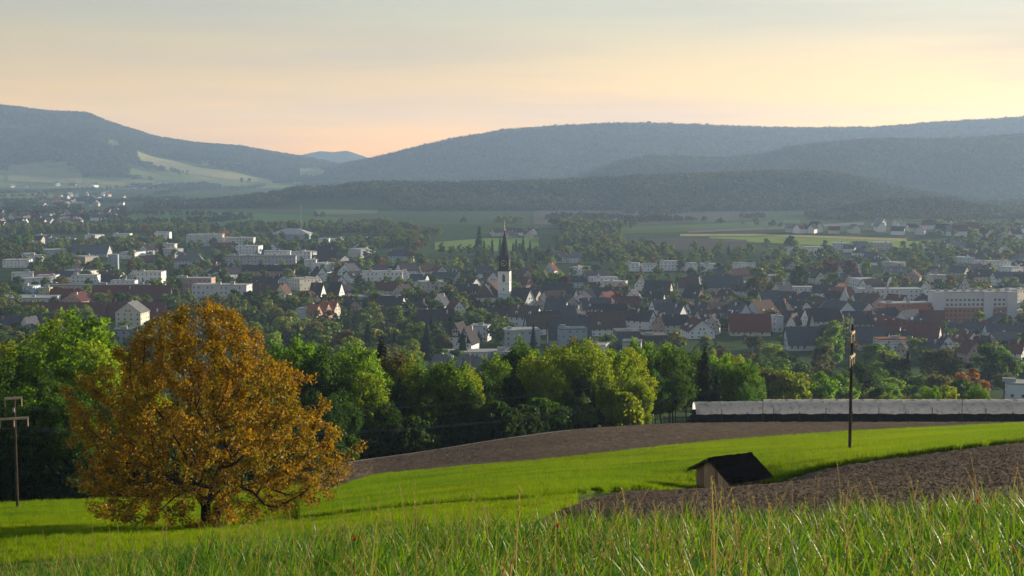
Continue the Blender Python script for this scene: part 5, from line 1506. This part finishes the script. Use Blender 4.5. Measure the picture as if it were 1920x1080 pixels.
# ------------------------------------------------------------------ film tunnel, fence
def tunnel(u0, u1, d0, d1, h0, h1, depth, label, net=True, film=None):
    xa = U2X(u0, d0); xb = U2X(u1, d1)
    n = int((xb - xa) / 4.0)
    e = empty('film_tunnel', (xa, d0, g1(xa, d0)))
    def P3(t, s, z):                                # along, across, height -> local coordinates
        x = xa + (xb-xa)*t; y = d0 + (d1-d0)*t + s*depth
        return np.array([x - xa, y - d0, g1(x, d0 + (d1-d0)*t) + z - g1(xa, d0)])
    r = np.random.default_rng(3)
    for k in range(n):
        V = []; na, ns = 9, 11
        sagf = r.uniform(.03, .09); wob = r.uniform(0, 6)
        for i in range(na):
            f = i/(na-1); t = (k + f)/n; sc = 4*f*(1-f)
            for j in range(ns):
                a = math.pi * j/(ns-1)
                s = .5 - .5*math.cos(a); z = h0 + (h1-h0)*math.sin(a)**.75
                z -= sc*sagf*(.5 if 1 < j < ns-2 else 1.2); z += .06*math.sin(wob+f*9+j*1.7)*math.sin(math.pi*f) + .04*math.sin(wob*3+f*21)*math.sin(math.pi*f)
                V.append(P3(t, s, z))
        i = (np.arange(na-1)[:, None]*ns + np.arange(ns-1)[None]).ravel()
        new_obj('film_panel', mesh_np('film_panel', V, [np.stack([i, i+ns, i+ns+1, i+1], 1)], [film or M['film']], smooth=True), e)
        if net:
            V = [P3(k/n, .06, -.2), P3((k+1)/n, .06, -.2), P3((k+1)/n, .04, h0*1.02), P3((k+.5)/n, .04, h0*.90), P3(k/n, .04, h0*1.02)]
            m = MB(); m.prism(V, (0, .03, 0)); m.build('net_panel', M['netting'], e)
            V = [P3(k/n, .94, -.2), P3((k+1)/n, .94, -.2), P3((k+1)/n, .96, h0*1.02), P3(k/n, .96, h0*1.02)]
            m = MB(); m.prism(V, (0, .03, 0)); m.build('net_panel', M['netting'], e)
    for k in range(n+1):
        a, b = P3(k/n, -.015, -.5), P3(k/n, -.015, h0 + (h1-h0)*(.55 if k % 2 else .2))
        m = MB(); m.tube([a, b], .055, 6); m.build('post', M['pole'], e)
        pts = [P3(k/n, .5-.5*math.cos(q), h0 + (h1-h0)*math.sin(q)**.75 + .03) for q in np.linspace(0, math.pi, 9)]
        m = MB(); m.tube(pts, .035, 5); m.build('hoop', M['metal'], e)
    if net:
        for t in (0, 1):
            V = [P3(t, .06, -.2), P3(t, .94, -.2), P3(t, .94, h0), P3(t, .06, h0)]
            m = MB(); m.prism(V, (.03 if t else -.03, 0, 0)); m.build('end_net', M['netting'], e)
    tag(e, label, 'tunnel')
tunnel(1309, 2330, 227, 217, 1.4, 3.0, 4.6, 'long white film tunnel over berry rows behind the ploughed field')
tunnel(1440, 2330, 236, 226, 2.2, 3.4, 4.6, 'second film tunnel just behind the long white one', net=True, film=surface('beige_film', [(.3,(.34,.27,.21)),(.7,(.46,.37,.29))], .8, 4, rough=.6))  # second tunnel's film is beige-brown, darker than the front one
def fence():
    d = 229; e = None
    xs = np.linspace(U2X(1247, d), U2X(1306, d-1), 25)
    b = (xs[0], d, g1(xs[0], d)); e = empty('picket_fence', b)
    for k, x in enumerate(xs):
        y = d - k/25; z = g1(x, y) - b[2]
        m = MB(); m.box(-.04, .04, -.02, .02, -.2, 1.25 + random.uniform(-.06, .06))
        m.build('post' if k % 6 == 0 else 'picket', M['pole'], e, (x-b[0], y-b[1], z))
    for zz in (.35, .95):
        m = MB(); pts = [(x-b[0], d-k/25-b[1]+.05, g1(x, d-k/25)-b[2]+zz) for k, x in enumerate(xs)]; m.tube(pts, .04, 4); m.build('rail', M['pole'], e)
    tag(e, 'short dark picket fence at the left end of the film tunnel', 'fence')
fence()
def thin_post(px, top, base, label):
    p = hit(px, base, 100); h = at(px, top, p.y).z - p.z
    e = empty('thin_post', p); m = MB(); m.tube([(0,0,-.3), (0,0,h)], [.06, .04], 6); m.build('post_shaft', M['pole'], e)
    m = MB(); m.box(-.5, .5, -.03, .03, h-.5, h-.42); m.build('crossarm', M['pole'], e)
    tag(e, label, 'post')
thin_post(1430, 735, 792, 'thin dark post in front of the film tunnel left part')
thin_post(1803, 738, 796, 'thin dark post in front of the film tunnel near right edge')

# ------------------------------------------------------------------ tall crop in the foreground, wheat, meadow grass
def blade(r, x, y, az, L, w, lean, curl, seg=4, twist=.6):
    t = np.linspace(0, 1, seg+1)
    ang = lean + curl*t**1.6
    dr = np.concatenate([[0], np.cumsum(np.sin(ang[:-1])*L/seg)]); dz = np.concatenate([[0], np.cumsum(np.cos(ang[:-1])*L/seg)])
    cx = x + math.cos(az)*dr; cy = y + math.sin(az)*dr
    ww = w*np.clip(np.minimum(t*4+.5, 1.02-t**2.2), .04, 1)
    sa = az + math.pi/2 + twist*t
    V = np.stack([np.stack([cx-np.cos(sa)*ww/2, cy-np.sin(sa)*ww/2, dz], 1), np.stack([cx+np.cos(sa)*ww/2, cy+np.sin(sa)*ww/2, dz+ww*.1], 1)], 1).reshape(-1, 3)
    k = np.arange(seg)*2
    return V, np.stack([k, k+1, k+3, k+2], 1)
def spike(r, x, y, az, h, lean, head, fat, seg=5):
    """thin stalk with a seed head of small spikelets"""
    t = np.linspace(0, 1, seg+1); dr = h*lean*t**1.8; z = h*t*(1-.25*lean*t)
    px = x+math.cos(az)*dr; py = y+math.sin(az)*dr
    Vs, Fs, b = [], [], 0
    for q in range(2):
        a = az + q*math.pi/2; w = .0035
        V = np.stack([np.stack([px-math.cos(a)*w, py-math.sin(a)*w, z], 1), np.stack([px+math.cos(a)*w, py+math.sin(a)*w, z], 1)], 1).reshape(-1, 3)
        k = np.arange(seg)*2; Vs.append(V); Fs.append(np.stack([k, k+1, k+3, k+2], 1)+b); b += len(V)
    n = int(head/.014)
    for k in range(n):
        f = 1 - head/h*(k/n); xx = np.interp(f, t, px); yy = np.interp(f, t, py); zz = np.interp(f, t, z)
        a = r.uniform(0, 6.28); l = .028*fat; o = np.array([xx, yy, zz]); d = np.array([math.cos(a)*.5, math.sin(a)*.5, .85])*l; s = np.array([-math.sin(a), math.cos(a), 0])*.005*fat
        Vs.append(np.array([o-s*.4, o+d*.5-s, o+d, o+d*.5+s])); Fs.append(np.array([[0,1,2,3]])+b); b += 4
    return np.concatenate(Vs), np.concatenate(Fs)
def tuft(seed, nb, rad, L, w, nsp=0, seg=4, curl=(.2, 1.5), hs=(.8, 1.15), mats=None):
    r = np.random.default_rng(seed); VV, FF, MI, b = [], [], [], 0
    for k in range(nb):
        a = r.uniform(0, 6.28); q = rad*math.sqrt(r.random())
        V, F = blade(r, q*math.cos(a), q*math.sin(a), r.uniform(0, 6.28), r.uniform(*L), r.uniform(*w), r.uniform(.03, .45), r.uniform(*curl), seg, r.uniform(-.9, .9))
        VV.append(V); FF.append(F+b); MI += [0]*len(F); b += len(V)
    for k in range(nsp):
        a = r.uniform(0, 6.28); q = rad*math.sqrt(r.random())
        V, F = spike(r, q*math.cos(a), q*math.sin(a), r.uniform(0, 6.28), r.uniform(*hs), r.uniform(.05, .4), r.uniform(.08, .2), r.uniform(.7, 1.3))
        VV.append(V); FF.append(F+b); MI += [1]*len(F); b += len(V)
    return source('grass_tuft', mesh_np('grass_tuft', np.concatenate(VV), [np.concatenate(FF)], mats, MI))
CR = [M['blade'], M['stalk']]
crop_src = [tuft(300+i, 11, .13, (.36, .88), (.012, .030), 0, 6, (.5, 2.7), mats=CR) for i in range(5)] + \
           [tuft(310+i, 11, .13, (.45, .8), (.012, .024), 1, 5, (.2, 1.6), (.72, 1.0), mats=CR) for i in range(3)] + \
           [tuft(320+i, 8, .10, (.4, .7), (.008, .014), 2, 5, (.2, 1.2), (.9, 1.25), mats=CR) for i in range(2)]
def crop():
    n = 44000
    y = np.sqrt(rng.uniform(2.6**2, 25.5**2, n)); x = rng.uniform(-1, 1, n)*(.52*y + 5.0)
    u = 960 + FPX*x/np.maximum(y, 8)
    edge = 23.5 + 1.8*(vnoise(x, y, 2.5, 51, 2) - .5)
    k = (y < edge) & ((np.abs(x) > 1.2) | (y > 3.2))
    x, y, u = x[k], y[k], u[k]; n = len(x)
    idx = rng.choice(10, n, p=[.184]*5 + [.022]*3 + [.007, .007])
    dry = vnoise(x, y, 4, 52, 2) > .60
    idx = np.where(dry & (rng.random(n) < .08), rng.integers(5, 10, n), idx)
    lush = np.interp(u, [0, 400, 700, 1300, 1920], [.74, .82, .92, 1.0, 1.04])
    sc = rng.uniform(.6, 1.15, n)*lush*(.85 + .3*vnoise(x, y, 3, 53, 2))
    k = vnoise(x, y, .55, 54, 2) > .36
    x, y, sc, idx = x[k], y[k], sc[k], idx[k]; n = len(x)
    o = scatter('tall_grass', np.stack([x, y, ground(x, y) - .02], 1), rng.uniform(0, 6.28, n), sc, idx, crop_src, rng.normal(0, .07, (n, 2)))
    tag(o, 'tall green grass with seed heads filling the foreground', 'grass', kind='stuff')
crop()
wheat_src = [tuft(330+i, 22, .30, (.32, .5), (.022, .034), 0, 2, (.1, .8), mats=[M['wheat']]) for i in range(3)]
def wheat():
    W_ = np.array(WHEAT, float); n = 46000
    u = rng.uniform(560, 2150, n); dn = np.interp(u, W_[:, 0], W_[:, 1]); df = np.interp(u, W_[:, 0], W_[:, 2])
    d = np.sqrt(rng.uniform(dn**2, df**2)); x = U2X(u, d)
    tram = np.abs(((d - .06*x + 2*vnoise(x, d, 40, 61, 1)) % 11.0) - 5.5) < .35      # tramlines the sprayer leaves
    k = ~(tram & (rng.random(n) < .8)); x, d = x[k], d[k]; n = len(x)
    o = scatter('wheat', np.stack([x, d, ground(x, d) + .10], 1), rng.uniform(0, 6.28, n), rng.uniform(.8, 1.25, n), rng.integers(0, 3, n), wheat_src, rng.normal(0, .06, (n, 2)))
    tag(o, 'young green wheat standing on the long strip', 'wheat', kind='stuff')
wheat()
def meadow_grass():
    n = 16000; u = rng.uniform(-150, 575, n); d = np.sqrt(rng.uniform(62**2, 139**2, n)); x = U2X(u, d)
    o = scatter('meadow_grass', np.stack([x, d, ground(x, d)], 1), rng.uniform(0, 6.28, n), rng.uniform(.5, .95, n), rng.integers(0, 3, n), wheat_src, rng.normal(0, .1, (n, 2)))
    tag(o, 'short green grass of the meadow on the left', 'grass', kind='stuff')
    n = 14000; u = rng.uniform(440, 1080, n); dn = np.interp(u, [440, 560, 700, 840, 1000, 1080], [50, 50, 46, 44, 48, 70]); df = np.interp(u, [440, 560, 700, 840, 1000, 1080], [62, 82, 84, 84.5, 82.5, 84.5])
    d = rng.uniform(dn, df); x = U2X(u, d); k = vnoise(x, d, 6, 62, 2) + .25*np.clip(1-(df-d)/14, 0, 1) > .40; x, d = x[k], d[k]; n = len(x)
    o = scatter('meadow_grass', np.stack([x, d, ground(x, d)], 1), rng.uniform(0, 6.28, n), rng.uniform(.45, .85, n), rng.integers(0, 3, n), wheat_src, rng.normal(0, .1, (n, 2)))
    tag(o, 'short green grass along the foot of the wheat strip', 'grass', kind='stuff')
meadow_grass()
def clods():
    r = np.random.default_rng(71); srcs = []
    for i in range(3):
        v = sph(r, 14)*r.uniform(.6, 1.1, (14, 1)); 
        import bmesh
        bm = bmesh.new()
        for p in v: bm.verts.new(p*np.array([1, 1, .6]))
        bmesh.ops.convex_hull(bm, input=bm.verts[:]); me = bpy.data.meshes.new('clod'); bm.to_mesh(me); bm.free(); me.materials.append(M['plough'])
        srcs.append(source('clod', me))
    W_ = np.array(PLOUGH_NEAR, float); n = 26000
    u = rng.uniform(900, 2150, n); df = np.interp(u, W_[:, 0], W_[:, 2]); d = np.sqrt(rng.uniform(40**2, df**2)); x = U2X(u, d)
    o = scatter('clods', np.stack([x, d, ground(x, d) + .08], 1), rng.uniform(0, 6.28, n), .02 + .07*rng.random(n)**3, rng.integers(0, 3, n), srcs)
    tag(o, 'loose clods of earth on the ploughed field at right', 'soil', kind='stuff')
clods()
def poppy(px, row, d, label):
    q = at(px, row, d); z = g1(q.x, q.y); h = q.z - z
    e = empty('poppy', (q.x, q.y, z))
    m = MB(); m.tube([(0,0,0), (.02,0,h*.6), (.03,0,h)], [.004, .003, .003], 5); m.build('stem', M['blade'], e)
    for k in range(4):
        a = k*math.pi/2 + .3; V = []
        for i in range(5):
            for j in range(5):
                s = (i/4-.5)*1.5; t = j/4; rr = .026*t
                V.append((.03+rr*math.cos(a+s), rr*math.sin(a+s), h+.035*t**.7+.006*math.sin(9*s+k)))
        i = (np.arange(4)[:, None]*5+np.arange(4)[None]).ravel()
        new_obj('petal', mesh_np('petal', V, [np.stack([i, i+5, i+6, i+1], 1)], [M['poppy']], smooth=True), e)
    m = MB(); m.tube([(.03,0,h), (.03,0,h+.012), (.03,0,h+.02)], [.006,.011,.004], 6); m.build('seed_capsule', M['timber_dark'], e)
    tag(e, label, 'poppy', 'red poppies in the tall grass')
poppy(1040, 989, 15, 'red poppy in the tall grass near the centre')
poppy(660, 1014, 15, 'red poppy in the tall grass right of the orange tree')
poppy(1828, 942, 17, 'red poppy in the tall grass at the far right')

# ------------------------------------------------------------------ labels that single each thing out, by what it stands nearest to in view
LM = [('the church tower', 946, 510), ('the radio mast', 565, 425), ('the yellow crane', 420, 436), ('the blue-grey tower block', 212, 492), ('the salmon housing block', 1820, 572),
      ('the right power pole', 1593, 720), ('the wooden shed', 1378, 885), ('the orange tree', 385, 760), ('the broad red-brown roof', 1405, 605), ('the pink terraced block', 595, 580),
      ('the pale twin houses', 1062, 483), ('the left power pole', 33, 850), ('the picket fence', 1276, 781), ('the half-timbered houses', 868, 635), ('the left edge', 0, 440), ('the right edge', 1920, 470),
      ('the teal cube block', 1174, 640), ('the maroon warehouse roof', 115, 587), ('the far village', 1030, 330), ('the low straw strip', 1500, 443)]
ORD = ['', 'second ', 'third ', 'fourth ', 'fifth ', 'sixth ', 'seventh ', 'eighth ', 'ninth ', 'tenth ', 'eleventh ', 'twelfth ']
def ordinal(k):
    if k < len(ORD): return ORD[k]
    n = k + 1
    return '%d%s ' % (n, 'th' if 10 < n % 100 < 14 else {1: 'st', 2: 'nd', 3: 'rd'}.get(n % 10, 'th'))
buckets = {}
for o, desc, c in AUTO:
    px, py = project(c)
    nm, lx, ly = min(LM, key=lambda l: (l[1]-px)**2 + (2*(l[2]-py))**2)
    dx, dy = px - lx, (py - ly)*1.6
    side = ('right of' if dx > 0 else 'left of') if abs(dx) >= abs(dy) else ('below' if dy > 0 else 'above')
    if nm.endswith('edge'): side = ('above the middle of' if dy < 0 else 'beside') if False else ('inward from' if abs(dx) >= abs(dy) else ('upward along' if dy < 0 else 'downward along'))
    buckets.setdefault((desc, side, nm), []).append((math.hypot(px-lx, py-ly), o))
for (desc, side, nm), L_ in buckets.items():
    L_.sort(key=lambda q: q[0])
    for k, (_, o) in enumerate(L_):
        o['label'] = '%s, %snearest %s %s' % (desc, ordinal(k), side, nm)
print('TREES', sum(1 for a in AUTO if 'tree' in a[1]), 'AUTO', len(AUTO))
# ------------------------------------------------------------------ haze
def haze_box():
    m = MB(); m.box(-8700, 8700, -62, 10700, -135, 345)
    hm, nt, out = nodes('haze_air')
    pv = N(nt, 'ShaderNodeVolumePrincipled', Density=0.78e-4, Anisotropy=.25)
    pv.inputs['Color'].default_value = (.48, .68, 1.0, 1)
    nt.links.new(pv.outputs['Volume'], out.inputs['Volume'])
    o = m.build('haze', hm)
    tag(o, 'thin blue evening haze filling the valley', 'haze', kind='stuff')
haze_box()
